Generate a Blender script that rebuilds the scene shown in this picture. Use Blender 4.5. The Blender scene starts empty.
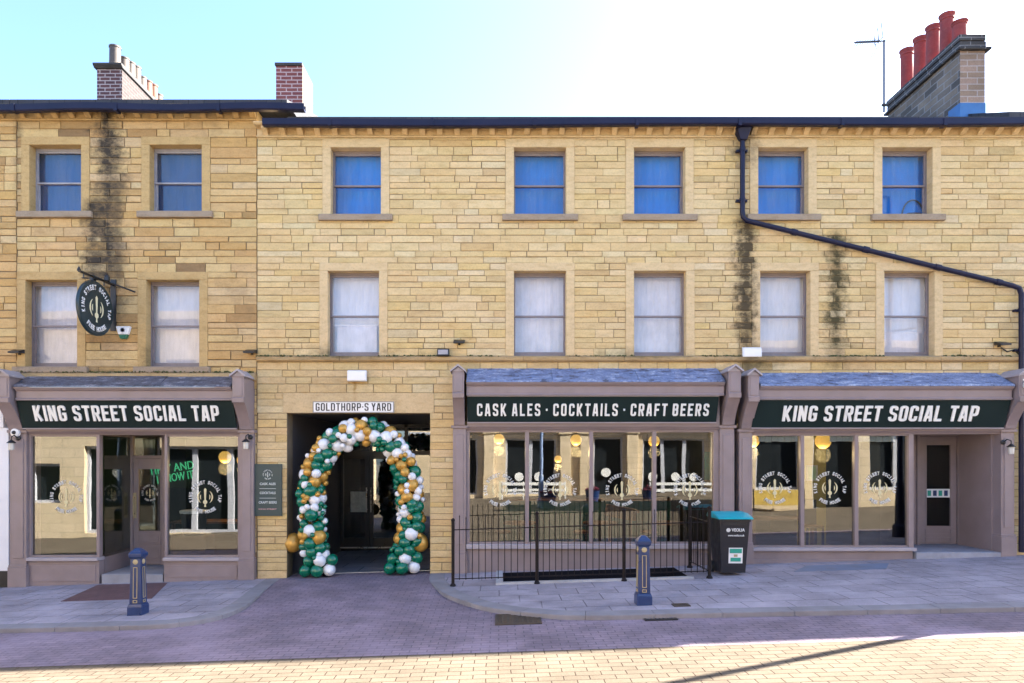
import bpy, bmesh, math, random
from math import radians as R, sin, cos, pi
from mathutils import Vector, Matrix
random.seed(7)
sc = bpy.context.scene
C = sc.collection
F, D, VX, HY, ZC = 683.0, 12.5, 500.0, 458.0, 2.07      # focal px, distance to facade, axis pixel, eye height

# ------------------------------------------------------------------ camera, sky, sun, exposure
cd = bpy.data.cameras.new('camera'); cam = bpy.data.objects.new('camera', cd); C.objects.link(cam)
cam.location = (0, -D, ZC); cam.rotation_euler = (R(90), 0, 0)
cd.sensor_width = 36; cd.lens = 36 * F / 1024
cd.shift_x = (512 - VX) / 1024; cd.shift_y = (HY - 341.5) / 1024
cd.clip_start = .1; cd.clip_end = 2000
sc.camera = cam
AZ, EL = R(67), R(34)                                     # sun behind the roof, to the right
w = bpy.data.worlds.new('World'); sc.world = w; w.use_nodes = True
nt = w.node_tree
sky = nt.nodes.new('ShaderNodeTexSky'); sky.sky_type = 'NISHITA'; sky.sun_disc = False
sky.sun_elevation = EL; sky.sun_rotation = AZ
sky.air_density = .85; sky.dust_density = 1.6; sky.ozone_density = 4.5
bg = nt.nodes['Background']; bg.inputs['Strength'].default_value = .075
nt.links.new(sky.outputs[0], bg.inputs[0])
sl = bpy.data.lights.new('sun', 'SUN'); so = bpy.data.objects.new('sun', sl); C.objects.link(so)
sl.energy = 5.0; sl.angle = R(.5); sl.color = (1, .93, .82)
sdir = Vector((sin(AZ) * cos(EL), cos(AZ) * cos(EL), sin(EL)))
so.rotation_euler = sdir.to_track_quat('Z', 'Y').to_euler()
sc.view_settings.view_transform = 'Standard'; sc.view_settings.look = 'None'
sc.view_settings.exposure = 3.25; sc.view_settings.gamma = 1
sc.view_settings.use_curve_mapping = False
sc.render.engine = 'CYCLES'
sc.cycles.use_denoising = True
sc.cycles.max_bounces = 8; sc.cycles.transparent_max_bounces = 12
sc.cycles.sample_clamp_indirect = 6

# ------------------------------------------------------------------ helpers
def PX(px, Y=0.0): return (px - VX) / F * (D + Y)
def PZ(py, Y=0.0): return ZC + (HY - py) / F * (D + Y)
def gz(x): return .031 * x                                 # the street climbs to the right

class MB:
    """collects shapes; build() links them as one mesh object"""
    def __init__(s): s.v, s.f, s.c, s.m = [], [], [], []
    def face(s, pts, col=None, mi=0):
        n = len(s.v); s.v += [tuple(p) for p in pts]; s.f.append(tuple(range(n, n + len(pts)))); s.c.append(col); s.m.append(mi); return s
    def mesh(s, vs, fs, M=None, col=None, mi=0):
        n = len(s.v); s.v += [tuple(M @ Vector(p)) if M else tuple(p) for p in vs]
        for f in fs: s.f.append(tuple(i + n for i in f)); s.c.append(col); s.m.append(mi)
        return s
    def box(s, x0, x1, y0, y1, z0, z1, M=None, col=None, mi=0):
        vs = [(x, y, z) for z in (z0, z1) for y in (y0, y1) for x in (x0, x1)]
        return s.mesh(vs, [(0, 2, 3, 1), (4, 5, 7, 6), (0, 1, 5, 4), (2, 6, 7, 3), (0, 4, 6, 2), (1, 3, 7, 5)], M, col, mi)
    def frustum(s, a, z0, b, z1, cx=0, cy=0, mi=0):        # a,b = (half x, half y)
        vs = [(cx + sx * h[0], cy + sy * h[1], z) for h, z in ((a, z0), (b, z1)) for sy in (-1, 1) for sx in (-1, 1)]
        return s.mesh(vs, [(0, 2, 3, 1), (4, 5, 7, 6), (0, 1, 5, 4), (2, 6, 7, 3), (0, 4, 6, 2), (1, 3, 7, 5)], None, None, mi)
    def prism(s, prof, x0, x1, M=None, mi=0):              # (y,z) outline extruded along x
        n = len(prof)
        vs = [(x0, y, z) for y, z in prof] + [(x1, y, z) for y, z in prof]
        fs = [tuple(range(n - 1, -1, -1)), tuple(range(n, 2 * n))] + [(i, (i + 1) % n, n + (i + 1) % n, n + i) for i in range(n)]
        return s.mesh(vs, fs, M, None, mi)
    def plate(s, outl, z0, z1, mi=0):                      # (x,y) outline extruded along z
        n = len(outl)
        vs = [(x, y, z0(x, y) if callable(z0) else z0) for x, y in outl] + [(x, y, z1(x, y) if callable(z1) else z1) for x, y in outl]
        fs = [tuple(range(n - 1, -1, -1)), tuple(range(n, 2 * n))] + [(i, (i + 1) % n, n + (i + 1) % n, n + i) for i in range(n)]
        return s.mesh(vs, fs, None, None, mi)
    def tube(s, pts, r, n=12, mi=0, caps=True):
        pts = [Vector(p) for p in pts]; rs = r if isinstance(r, (list, tuple)) else [r] * len(pts)
        rings = []; up = None
        for i, p in enumerate(pts):
            t = (pts[min(i + 1, len(pts) - 1)] - pts[max(i - 1, 0)]).normalized()
            if up is None: up = Vector((0, 0, 1)) if abs(t.z) < .9 else Vector((1, 0, 0))
            a = t.cross(up).normalized(); b = a.cross(t).normalized(); up = b
            rings.append([p + (a * cos(2 * pi * k / n) + b * sin(2 * pi * k / n)) * rs[i] for k in range(n)])
        vs = [v for rg in rings for v in rg]; fs = []
        for i in range(len(pts) - 1):
            for k in range(n):
                fs.append((i * n + k, i * n + (k + 1) % n, (i + 1) * n + (k + 1) % n, (i + 1) * n + k))
        if caps: fs.append(tuple(range(n - 1, -1, -1))); fs.append(tuple((len(pts) - 1) * n + k for k in range(n)))
        return s.mesh(vs, fs, None, None, mi)
    def lathe(s, prof, c=(0, 0, 0), n=20, M=None, mi=0):   # (r,z)
        vs = [(c[0] + r * cos(2 * pi * k / n), c[1] + r * sin(2 * pi * k / n), c[2] + z) for r, z in prof for k in range(n)]
        fs = [(i * n + k, i * n + (k + 1) % n, (i + 1) * n + (k + 1) % n, (i + 1) * n + k) for i in range(len(prof) - 1) for k in range(n)]
        fs.append(tuple(range(n - 1, -1, -1))); fs.append(tuple((len(prof) - 1) * n + k for k in range(n)))
        return s.mesh(vs, fs, M, None, mi)
    def build(s, name, mat, parent=None, bevel=0, smooth=False, loc=None):
        me = bpy.data.meshes.new(name); me.from_pydata(s.v, [], s.f); me.update()
        mats = mat if isinstance(mat, (list, tuple)) else [mat]
        for m in mats: me.materials.append(m)
        if len(mats) > 1: me.polygons.foreach_set('material_index', s.m)
        if any(c is not None for c in s.c):
            at = me.color_attributes.new('Col', 'FLOAT_COLOR', 'CORNER')
            for p in me.polygons:
                c = s.c[p.index] or (1, 1, 1)
                for li in p.loop_indices: at.data[li].color = (*c, 1) if len(c) == 3 else c
        bm = bmesh.new(); bm.from_mesh(me); bmesh.ops.recalc_face_normals(bm, faces=bm.faces); bm.to_mesh(me); bm.free()
        return link(me, name, parent, bevel, smooth, loc)

def world(o):
    W = o.matrix_basis
    if o.parent: W = world(o.parent) @ o.matrix_parent_inverse @ W
    return W
def link(me, name, parent=None, bevel=0, smooth=False, loc=None):
    if smooth:
        me.polygons.foreach_set('use_smooth', [True] * len(me.polygons))
        me.set_sharp_from_angle(angle=R(38))
    o = bpy.data.objects.new(name, me); C.objects.link(o)
    if parent:
        o.parent = parent
        o.matrix_parent_inverse = world(parent).inverted() # geometry is given in world coordinates
    if loc is not None: o.location = loc
    if bevel:
        b = o.modifiers.new('bevel', 'BEVEL'); b.width = bevel; b.segments = 2; b.limit_method = 'ANGLE'; b.angle_limit = R(40)
    return o
def tag(o, label=None, cat=None, group=None, kind=None):
    if label: o['label'] = label
    if cat: o['category'] = cat
    if group: o['group'] = group
    if kind: o['kind'] = kind
    return o
def thing(name, loc, label, cat, group=None):
    o = bpy.data.objects.new(name, None); C.objects.link(o); o.location = loc; o.empty_display_size = .2
    return tag(o, label, cat, group)
def children(o): return [c for c in bpy.data.objects if c.parent == o]
def copy_tree(o, parent=None):
    c = o.copy(); C.objects.link(c)
    if parent: c.parent = parent
    for ch in children(o): copy_tree(ch, c)
    return c

# ------------------------------------------------------------------ materials
def new_mat(name):
    m = bpy.data.materials.new(name); m.use_nodes = True
    t = m.node_tree; b = t.nodes['Principled BSDF']
    return m, t, b
def N(t, typ, **kw):
    n = t.nodes.new(typ)
    for k, v in kw.items():
        if k in ('ins',):
            for i, x in v.items(): n.inputs[i].default_value = x
        else: setattr(n, k, v)
    return n
def L(t, a, b): t.links.new(a, b)
def math_n(t, op, a, b=None, c=None, clamp=False):
    n = t.nodes.new('ShaderNodeMath'); n.operation = op; n.use_clamp = clamp
    for i, x in enumerate((a, b, c)):
        if x is None: continue
        if isinstance(x, (int, float)): n.inputs[i].default_value = x
        else: L(t, x, n.inputs[i])
    return n.outputs[0]
def mix_c(t, fac, a, b, mode='MIX'):
    n = t.nodes.new('ShaderNodeMix'); n.data_type = 'RGBA'; n.blend_type = mode; n.clamp_factor = True
    for sock, x in ((n.inputs[0], fac), (n.inputs[6], a), (n.inputs[7], b)):
        if isinstance(x, (int, float)): sock.default_value = x
        elif isinstance(x, tuple): sock.default_value = (*x, 1)
        else: L(t, x, sock)
    return n.outputs[2]
def ramp(t, fac, stops):
    n = t.nodes.new('ShaderNodeValToRGB'); e = n.color_ramp.elements
    while len(e) < len(stops): e.new(.5)
    for el, (p, c) in zip(e, stops):
        el.position = p; el.color = (c, c, c, 1) if isinstance(c, (int, float)) else (*c, 1)
    L(t, fac, n.inputs[0]); return n.outputs[0]
def noise(t, vec, scale, detail=4, rough=.55):
    n = N(t, 'ShaderNodeTexNoise', ins={'Scale': scale, 'Detail': detail, 'Roughness': rough}); L(t, vec, n.inputs['Vector']); return n.outputs['Fac']
def bump(t, b, h, strength, dist=.01):
    n = N(t, 'ShaderNodeBump', ins={'Strength': strength, 'Distance': dist}); L(t, h, n.inputs['Height']); L(t, n.outputs[0], b.inputs['Normal'])
def pos(t): return t.nodes.new('ShaderNodeNewGeometry').outputs['Position']
def plain(name, col, rough=.5, metal=0, var=.12, nscale=6, bumpk=.15, spec=.5, grime=0, coat=0):
    m, t, b = new_mat(name)
    p = N(t, 'ShaderNodeTexCoord').outputs['Object']
    n1 = noise(t, p, nscale, 5, .6)
    f = ramp(t, n1, [(.3, 1 - var), (.7, 1 + 0.0)])
    c = mix_c(t, 1, tuple(col), f, 'MULTIPLY')
    if grime:
        n2 = noise(t, p, nscale * 4, 6, .7)
        c = mix_c(t, math_n(t, 'MULTIPLY', ramp(t, n2, [(.52, 0.), (.75, 1.)]), grime), c, (.16, .15, .13))
    L(t, c, b.inputs['Base Color'])
    r = ramp(t, n1, [(.3, max(rough - .08, .02)), (.7, min(rough + .1, 1))]); L(t, r, b.inputs['Roughness'])
    b.inputs['Metallic'].default_value = metal; b.inputs['Specular IOR Level'].default_value = spec
    b.inputs['Coat Weight'].default_value = coat; b.inputs['Coat Roughness'].default_value = .1
    if bumpk: bump(t, b, noise(t, p, nscale * 8, 5, .6), bumpk, .004)
    return m
def stain(t, xyz, cx, cz, wx, z0, z1, seed, k, al=None):
    """a run-down soot or moss stain with a ragged edge, on the facade at x=cx from z0 up to z1"""
    sep = N(t, 'ShaderNodeSeparateXYZ'); L(t, xyz, sep.inputs[0])
    mp = N(t, 'ShaderNodeMapping', ins={'Scale': (2.6, 1, 3.4), 'Location': (seed, seed, seed)}); L(t, xyz, mp.inputs[0])
    nz = noise(t, mp.outputs[0], 2.6, 9, .78)
    dx = math_n(t, 'ABSOLUTE', math_n(t, 'SUBTRACT', sep.outputs[0], cx))
    a = math_n(t, 'SUBTRACT', 1, math_n(t, 'DIVIDE', dx, wx))
    a = math_n(t, 'ADD', a, math_n(t, 'MULTIPLY', math_n(t, 'SUBTRACT', nz, .5), 3.2))
    if al: a = math_n(t, 'ADD', a, math_n(t, 'MULTIPLY', math_n(t, 'SUBTRACT', al, .5), .55))
    hz = N(t, 'ShaderNodeMapRange', ins={1: z0, 2: z0 + (z1 - z0) * .3, 3: .25, 4: 1.}); L(t, sep.outputs[2], hz.inputs[0])
    hz2 = N(t, 'ShaderNodeMapRange', ins={1: z1, 2: z1 + .15, 3: 1., 4: 0.}); L(t, sep.outputs[2], hz2.inputs[0])
    a = math_n(t, 'MULTIPLY', math_n(t, 'MULTIPLY', a, hz.outputs[0]), hz2.outputs[0])
    return math_n(t, 'MULTIPLY', a, k, clamp=True)
SOOT, MOSS = (.045, .036, .027), (.060, .050, .022)
def stone_mat(name, tint, stains=(), attr=True, rough_k=1.0, soot=.35):
    m, t, b = new_mat(name)
    p = pos(t)
    base = tint; al = None
    if attr:
        a = N(t, 'ShaderNodeVertexColor'); a.layer_name = 'Col'
        base = mix_c(t, 1, tint, a.outputs[0], 'MULTIPLY'); al = a.outputs['Alpha']
    mp = N(t, 'ShaderNodeMapping', ins={'Scale': (1, 1, 3.2)}); L(t, p, mp.inputs[0])
    n1 = noise(t, mp.outputs[0], 4, 6, .65)
    n2 = noise(t, p, 30, 7, .8)
    c = mix_c(t, 1, base, ramp(t, n1, [(.3, (.84, .79, .70)), (.52, (1, 1, 1)), (.75, (1.10, 1.06, .98))]), 'MULTIPLY')
    c = mix_c(t, 1, c, ramp(t, n2, [(.32, .78), (.5, 1.), (.72, 1.06)]), 'MULTIPLY')
    n3 = noise(t, p, .9, 7, .7)
    c = mix_c(t, math_n(t, 'MULTIPLY', ramp(t, n3, [(.55, 0.), (.8, 1.)]), soot), c, (.13, .085, .045))
    n4 = noise(t, mp.outputs[0], 16, 3, .6)
    c = mix_c(t, math_n(t, 'MULTIPLY', ramp(t, n4, [(.66, 0.), (.74, 1.)]), .5), c, (.12, .075, .035))
    for i, (cx, wx, z0, z1, k, col) in enumerate(stains):
        c = mix_c(t, stain(t, p, cx, 0, wx, z0, z1, 3.7 * i + 1, k, al), c, col)
    L(t, c, b.inputs['Base Color']); b.inputs['Roughness'].default_value = .88; b.inputs['Specular IOR Level'].default_value = .25
    h = math_n(t, 'ADD', math_n(t, 'MULTIPLY', n1, .6), math_n(t, 'MULTIPLY', n2, .4))
    bump(t, b, h, .9 * rough_k, .014)
    return m
def brick_mat(name, c1, c2, mortar, bw, bh, msize=.012, axes='XZ', nvar=.3, bumpk=.5, rough=.85, rot=0, dirt=0, spec=.3):
    m, t, b = new_mat(name)
    p = pos(t)
    sep = N(t, 'ShaderNodeSeparateXYZ'); L(t, p, sep.inputs[0])
    cmb = N(t, 'ShaderNodeCombineXYZ')
    idx = {'X': 0, 'Y': 1, 'Z': 2}
    if axes == 'WZ': L(t, math_n(t, 'ADD', sep.outputs[0], sep.outputs[1]), cmb.inputs[0]); L(t, sep.outputs[2], cmb.inputs[1])
    else:
        L(t, sep.outputs[idx[axes[0]]], cmb.inputs[0]); L(t, sep.outputs[idx[axes[1]]], cmb.inputs[1])
    wob = N(t, 'ShaderNodeTexNoise', ins={'Scale': 1.2, 'Detail': 2}); L(t, p, wob.inputs['Vector'])
    wv = N(t, 'ShaderNodeVectorMath', operation='MULTIPLY_ADD'); L(t, wob.outputs['Color'], wv.inputs[0]); wv.inputs[1].default_value = (.03, .03, 0); L(t, cmb.outputs[0], wv.inputs[2])
    mp = N(t, 'ShaderNodeMapping', ins={'Rotation': (0, 0, rot)}); L(t, wv.outputs[0], mp.inputs[0])
    br = N(t, 'ShaderNodeTexBrick', offset=.5, ins={'Scale': 1., 'Brick Width': bw, 'Row Height': bh, 'Mortar Size': msize, 'Mortar Smooth': .3, 'Bias': 0.,
           'Color1': (*c1, 1), 'Color2': (*c2, 1), 'Mortar': (*mortar, 1)}); L(t, mp.outputs[0], br.inputs['Vector'])
    n1 = noise(t, p, 1.1, 6, .65); n2 = noise(t, p, 45, 4, .7)
    c = mix_c(t, 1, br.outputs[0], ramp(t, n1, [(.3, 1 - nvar), (.7, 1.)]), 'MULTIPLY')
    c = mix_c(t, 1, c, ramp(t, n2, [(.3, .8), (.6, 1.)]), 'MULTIPLY')
    if dirt:                                               # worn patches, spills and trodden gum
        n5 = noise(t, p, 2.6, 7, .75)
        c = mix_c(t, math_n(t, 'MULTIPLY', ramp(t, n5, [(.5, 0.), (.72, 1.)]), dirt), c, tuple(q * .45 for q in c1))
        n6 = noise(t, p, .7, 4, .6)
        c = mix_c(t, math_n(t, 'MULTIPLY', ramp(t, n6, [(.5, 0.), (.68, 1.)]), dirt * .8), c, tuple(min(1, q * 1.35) for q in c1))
        vo = N(t, 'ShaderNodeTexVoronoi', ins={'Scale': 3.2}); L(t, p, vo.inputs['Vector'])
        c = mix_c(t, math_n(t, 'MULTIPLY', math_n(t, 'LESS_THAN', vo.outputs['Distance'], .075), dirt * 1.2, clamp=True), c, tuple(q * .5 for q in c1))
    L(t, c, b.inputs['Base Color']); b.inputs['Roughness'].default_value = rough; b.inputs['Specular IOR Level'].default_value = spec
    h = math_n(t, 'ADD', math_n(t, 'MULTIPLY', br.outputs['Fac'], -1), math_n(t, 'MULTIPLY', n2, .35))
    bump(t, b, h, bumpk, .008)
    return m
def glass_mat(name, tint=(1, 1, 1), base=.085, edge=.7, dirt=0):
    m = bpy.data.materials.new(name); m.use_nodes = True; t = m.node_tree
    t.nodes.remove(t.nodes['Principled BSDF'])
    tr = N(t, 'ShaderNodeBsdfTransparent', ins={0: (*tint, 1)}); gl = N(t, 'ShaderNodeBsdfGlossy', ins={'Roughness': .0})
    lw = N(t, 'ShaderNodeLayerWeight', ins={0: .5})
    f = math_n(t, 'ADD', math_n(t, 'MULTIPLY', math_n(t, 'POWER', lw.outputs['Facing'], 4), edge), base, clamp=True)
    nz = noise(t, pos(t), 1.3, 1, .4)
    bp = N(t, 'ShaderNodeBump', ins={'Strength': .022, 'Distance': .05}); L(t, nz, bp.inputs['Height']); L(t, bp.outputs[0], gl.inputs['Normal'])
    mx = N(t, 'ShaderNodeMixShader'); L(t, f, mx.inputs[0]); L(t, tr.outputs[0], mx.inputs[1]); L(t, gl.outputs[0], mx.inputs[2])
    out = mx.outputs[0]
    if dirt:                                               # rain streaks and dust on the pane
        mp = N(t, 'ShaderNodeMapping', ins={'Scale': (5, 1, .8)}); L(t, pos(t), mp.inputs[0])
        d = math_n(t, 'MULTIPLY', ramp(t, noise(t, mp.outputs[0], 2.2, 7, .7), [(.4, 0.), (.75, 1.)]), dirt * 2.2)
        df = N(t, 'ShaderNodeBsdfDiffuse', ins={0: (.5, .48, .44, 1)})
        m2 = N(t, 'ShaderNodeMixShader'); L(t, d, m2.inputs[0]); L(t, out, m2.inputs[1]); L(t, df.outputs[0], m2.inputs[2]); out = m2.outputs[0]
    L(t, out, t.nodes['Material Output'].inputs[0])
    return m
def emit_mat(name, col, k):
    m, t, b = new_mat(name)
    b.inputs['Base Color'].default_value = (*col, 1); b.inputs['Emission Color'].default_value = (*col, 1); b.inputs['Emission Strength'].default_value = k
    return m

PAINT = plain('taupe_paint', (.265, .208, .208), .45, var=.2, nscale=3.5, bumpk=.12, grime=.28)
PAINT2 = plain('worn_sill_paint', (.38, .34, .36), .5, var=.2, nscale=4, bumpk=.1, grime=.2)
BOARD = plain('sign_green', (.010, .022, .022), .5, var=.15, nscale=2, bumpk=.03, spec=.15)
LETTER = plain('letter_white', (.80, .80, .76), .4, var=.05, bumpk=0)
def lead(name, hi, mid, lo):
    m, t, b = new_mat(name); p = pos(t)
    mp = N(t, 'ShaderNodeMapping', ins={'Scale': (1.3, 3, 5)}); L(t, p, mp.inputs[0])
    n1 = noise(t, mp.outputs[0], 3.2, 8, .75); n2 = noise(t, p, 26, 5, .7)
    c = ramp(t, n1, [(.40, lo), (.47, mid), (.54, mid), (.62, hi)])
    c = mix_c(t, 1, c, ramp(t, n2, [(.35, .55), (.55, 1.)]), 'MULTIPLY')
    L(t, c, b.inputs['Base Color']); b.inputs['Roughness'].default_value = .5; b.inputs['Metallic'].default_value = .1
    bump(t, b, math_n(t, 'ADD', n1, math_n(t, 'MULTIPLY', n2, .4)), .8, .03); return m
LEAD = lead('lead_sheet', (.50, .55, .66), (.20, .26, .42), (.07, .08, .12))
LEADD = lead('dark_lead_sheet', (.34, .33, .36), (.12, .12, .15), (.05, .045, .045))
GUTTER = plain('gutter_navy', (.012, .012, .036), .4, spec=.25, var=.25, nscale=2, bumpk=.05)
BLACK = plain('black_iron', (.012, .012, .013), .4, var=.3, nscale=9, bumpk=.1)
RAIL = plain('railing_iron', (.012, .008, .008), .5, spec=.2, var=.3, nscale=9, bumpk=.1)
SASH = plain('sash_paint', (.24, .20, .20), .5, var=.2, nscale=8, bumpk=.1)
SASHW = plain('sash_bluegrey', (.34, .33, .36), .5, var=.25, nscale=8, bumpk=.1)
SKYB = plain('painted_sky', (.003, .20, .68), .8, var=.4, nscale=.9, bumpk=.02)  # sheet behind the upper glass; reflected sky is put into its colour
SKYBD = plain('painted_sky_dark', (.006, .075, .25), .8, var=.45, nscale=1.2, bumpk=.02)  # darker sky reflection, painted on the sheets of the left windows
NETB = plain('net_curtain', (.78, .72, .70), .8, var=.2, nscale=3, bumpk=.05)
WARMB = plain('warm_blind', (.80, .74, .70), .8, var=.15, nscale=1.2, bumpk=.02)
WHITEB = plain('white_blind', (.82, .79, .79), .8, var=.12, nscale=1.5, bumpk=.02)
GLASS = glass_mat('window_glass', (.97, .98, 1), .045, .7, .03)
SHOPG = glass_mat('shop_glass', (.72, .76, .75), .15)
BOLB = plain('bollard_blue', (.012, .034, .12), .35, var=.2, nscale=5, bumpk=.08, coat=.3)
GOLDP = plain('gold_paint', (.42, .34, .19), .4, var=.15, bumpk=.05)
CREAM = plain('cream_print', (.72, .66, .42), .5, var=.05, bumpk=0)
WHITE = plain('white_plastic', (.75, .75, .74), .4, var=.06, bumpk=.02)
WHITEP = plain('white_render', (.74, .74, .76), .7, var=.12, nscale=2, bumpk=.2, grime=.1)
BINB = plain('bin_black', (.012, .013, .018), .42, var=.15, nscale=8, bumpk=.1)
TEAL = plain('bin_teal', (.0, .36, .42), .4, var=.08, nscale=5, bumpk=.05)
LGREEN = plain('label_green', (.02, .30, .22), .5, var=.05, bumpk=0)
BGREEN = plain('balloon_green', (.0, .14, .075), .18, var=.05, nscale=2, bumpk=0, coat=.4)
BWHITE = plain('balloon_white', (.74, .75, .76), .22, var=.03, nscale=2, bumpk=0, coat=.3)
BGOLD = plain('balloon_gold', (.56, .31, .06), .33, metal=.35, var=.06, nscale=2, bumpk=0)
SLATE = brick_mat('roof_slate', (.05, .05, .06), (.07, .068, .075), (.02, .02, .02), .28, .2, .006, 'XY')
POTR = plain('pot_terracotta', (.26, .042, .040), .85, var=.4, nscale=4, bumpk=.3, grime=.2)
POTB = plain('pot_buff', (.10, .082, .07), .75, var=.35, nscale=4, bumpk=.2, grime=.3)
POTO = plain('pot_orange', (.15, .06, .035), .75, var=.3, nscale=4, bumpk=.2)
SOOTB = plain('sooty_stone', (.05, .048, .05), .85, var=.5, nscale=5, bumpk=.6)
DARK = plain('dark_room', (.02, .022, .022), .8, var=.2, nscale=2, bumpk=.02)
DGREEN = plain('room_green', (.02, .05, .035), .7, var=.2, nscale=2, bumpk=.02)
DNAVY = plain('room_navy', (.02, .028, .05), .7, var=.2, nscale=2, bumpk=.02)
WOOD = plain('brown_wood', (.16, .075, .035), .45, var=.4, nscale=3, bumpk=.1)
FLOORW = plain('floor_wood', (.11, .07, .045), .5, var=.35, nscale=2, bumpk=.1)
OLIVE = plain('olive_wall', (.36, .30, .07), .7, var=.15, nscale=1.5, bumpk=.03)
GREYP = plain('grey_frame', (.46, .47, .52), .5, var=.1, nscale=4, bumpk=.05)
GLOBE = emit_mat('globe_glow', (1, .56, .13), .14)
NEON = emit_mat('neon_green', (.10, .8, .40), .085)
NEONO = emit_mat('neon_orange', (1, .3, .05), .085)

HANG_X = PX(97)
STAIN_L = [(PX(108), .34, PZ(350), PZ(112), .9, SOOT), (PX(93), .26, PZ(300), PZ(205), .9, SOOT), (PX(118), .25, PZ(340), PZ(170), .5, SOOT), (PX(18), .10, PZ(230), PZ(115), .4, SOOT), (PX(150), .25, PZ(380), PZ(350), .5, MOSS),
           (PX(60), 3.0, PZ(384), PZ(372), .45, MOSS)]
STAIN_M = [(PX(746), .25, PZ(372), PZ(221), 1.15, (.075, .055, .028)), (PX(836), .26, PZ(372), PZ(236), 1.0, MOSS), (PX(745), .34, PZ(175), PZ(120), .6, SOOT),
           (PX(340), 1.4, PZ(361), PZ(352), .6, MOSS), (PX(640), 1.0, PZ(360), PZ(353), .5, MOSS), (PX(760), .6, PZ(372), PZ(350), .6, MOSS), (PX(355), .06, PZ(394), PZ(380), .8, (.25, .13, .02))]
ST_L = stone_mat('weathered_sandstone', (1, 1, 1), STAIN_L, soot=.7, rough_k=1.3)
ST_M = stone_mat('pale_sandstone', (1, 1, 1), STAIN_M, soot=.22)
DRS_L = stone_mat('dressed_stone_weathered', (.47, .325, .145), STAIN_L, attr=False, soot=.5)
DRS_M = stone_mat('dressed_stone', (.585, .44, .245), STAIN_M, attr=False, soot=.15, rough_k=.6)
SILLM = stone_mat('sill_stone', (.30, .235, .17), (), attr=False, soot=.5)
BANDM = stone_mat('band_stone', (.40, .28, .14), STAIN_M, attr=False, soot=.75)
MORTAR = plain('mortar', (.25, .19, .115), .95, var=.45, nscale=3, bumpk=.3)

# ------------------------------------------------------------------ text
def text_mesh(s, h, wid=None, bold=.03, depth=.01, mat=LETTER, spacing=1.0, name='letters'):
    cu = bpy.data.curves.new('txt', 'FONT'); cu.body = s; cu.size = 1; cu.offset = bold; cu.extrude = 0; cu.space_character = spacing; cu.resolution_u = 3
    o = bpy.data.objects.new('txt', cu)
    me = bpy.data.meshes.new_from_object(o); bpy.data.objects.remove(o); bpy.data.curves.remove(cu)
    me.name = name
    xs = [v.co.x for v in me.vertices]; ys = [v.co.y for v in me.vertices]
    sy = h / (max(ys) - min(ys)); sx = (wid / (max(xs) - min(xs))) if wid else sy
    x0, y0 = min(xs), min(ys); cx = (max(xs) + x0) / 2
    for v in me.vertices: v.co = ((v.co.x - cx) * sx, (v.co.y - y0) * sy, 0)
    bm = bmesh.new(); bm.from_mesh(me)
    if depth > 0:
        r = bmesh.ops.extrude_face_region(bm, geom=bm.faces[:])
        bmesh.ops.translate(bm, verts=[e for e in r['geom'] if isinstance(e, bmesh.types.BMVert)], vec=(0, 0, depth))
        bmesh.ops.recalc_face_normals(bm, faces=bm.faces)
    bm.to_mesh(me); bm.free()
    me.materials.clear(); me.materials.append(mat)
    return me
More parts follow.
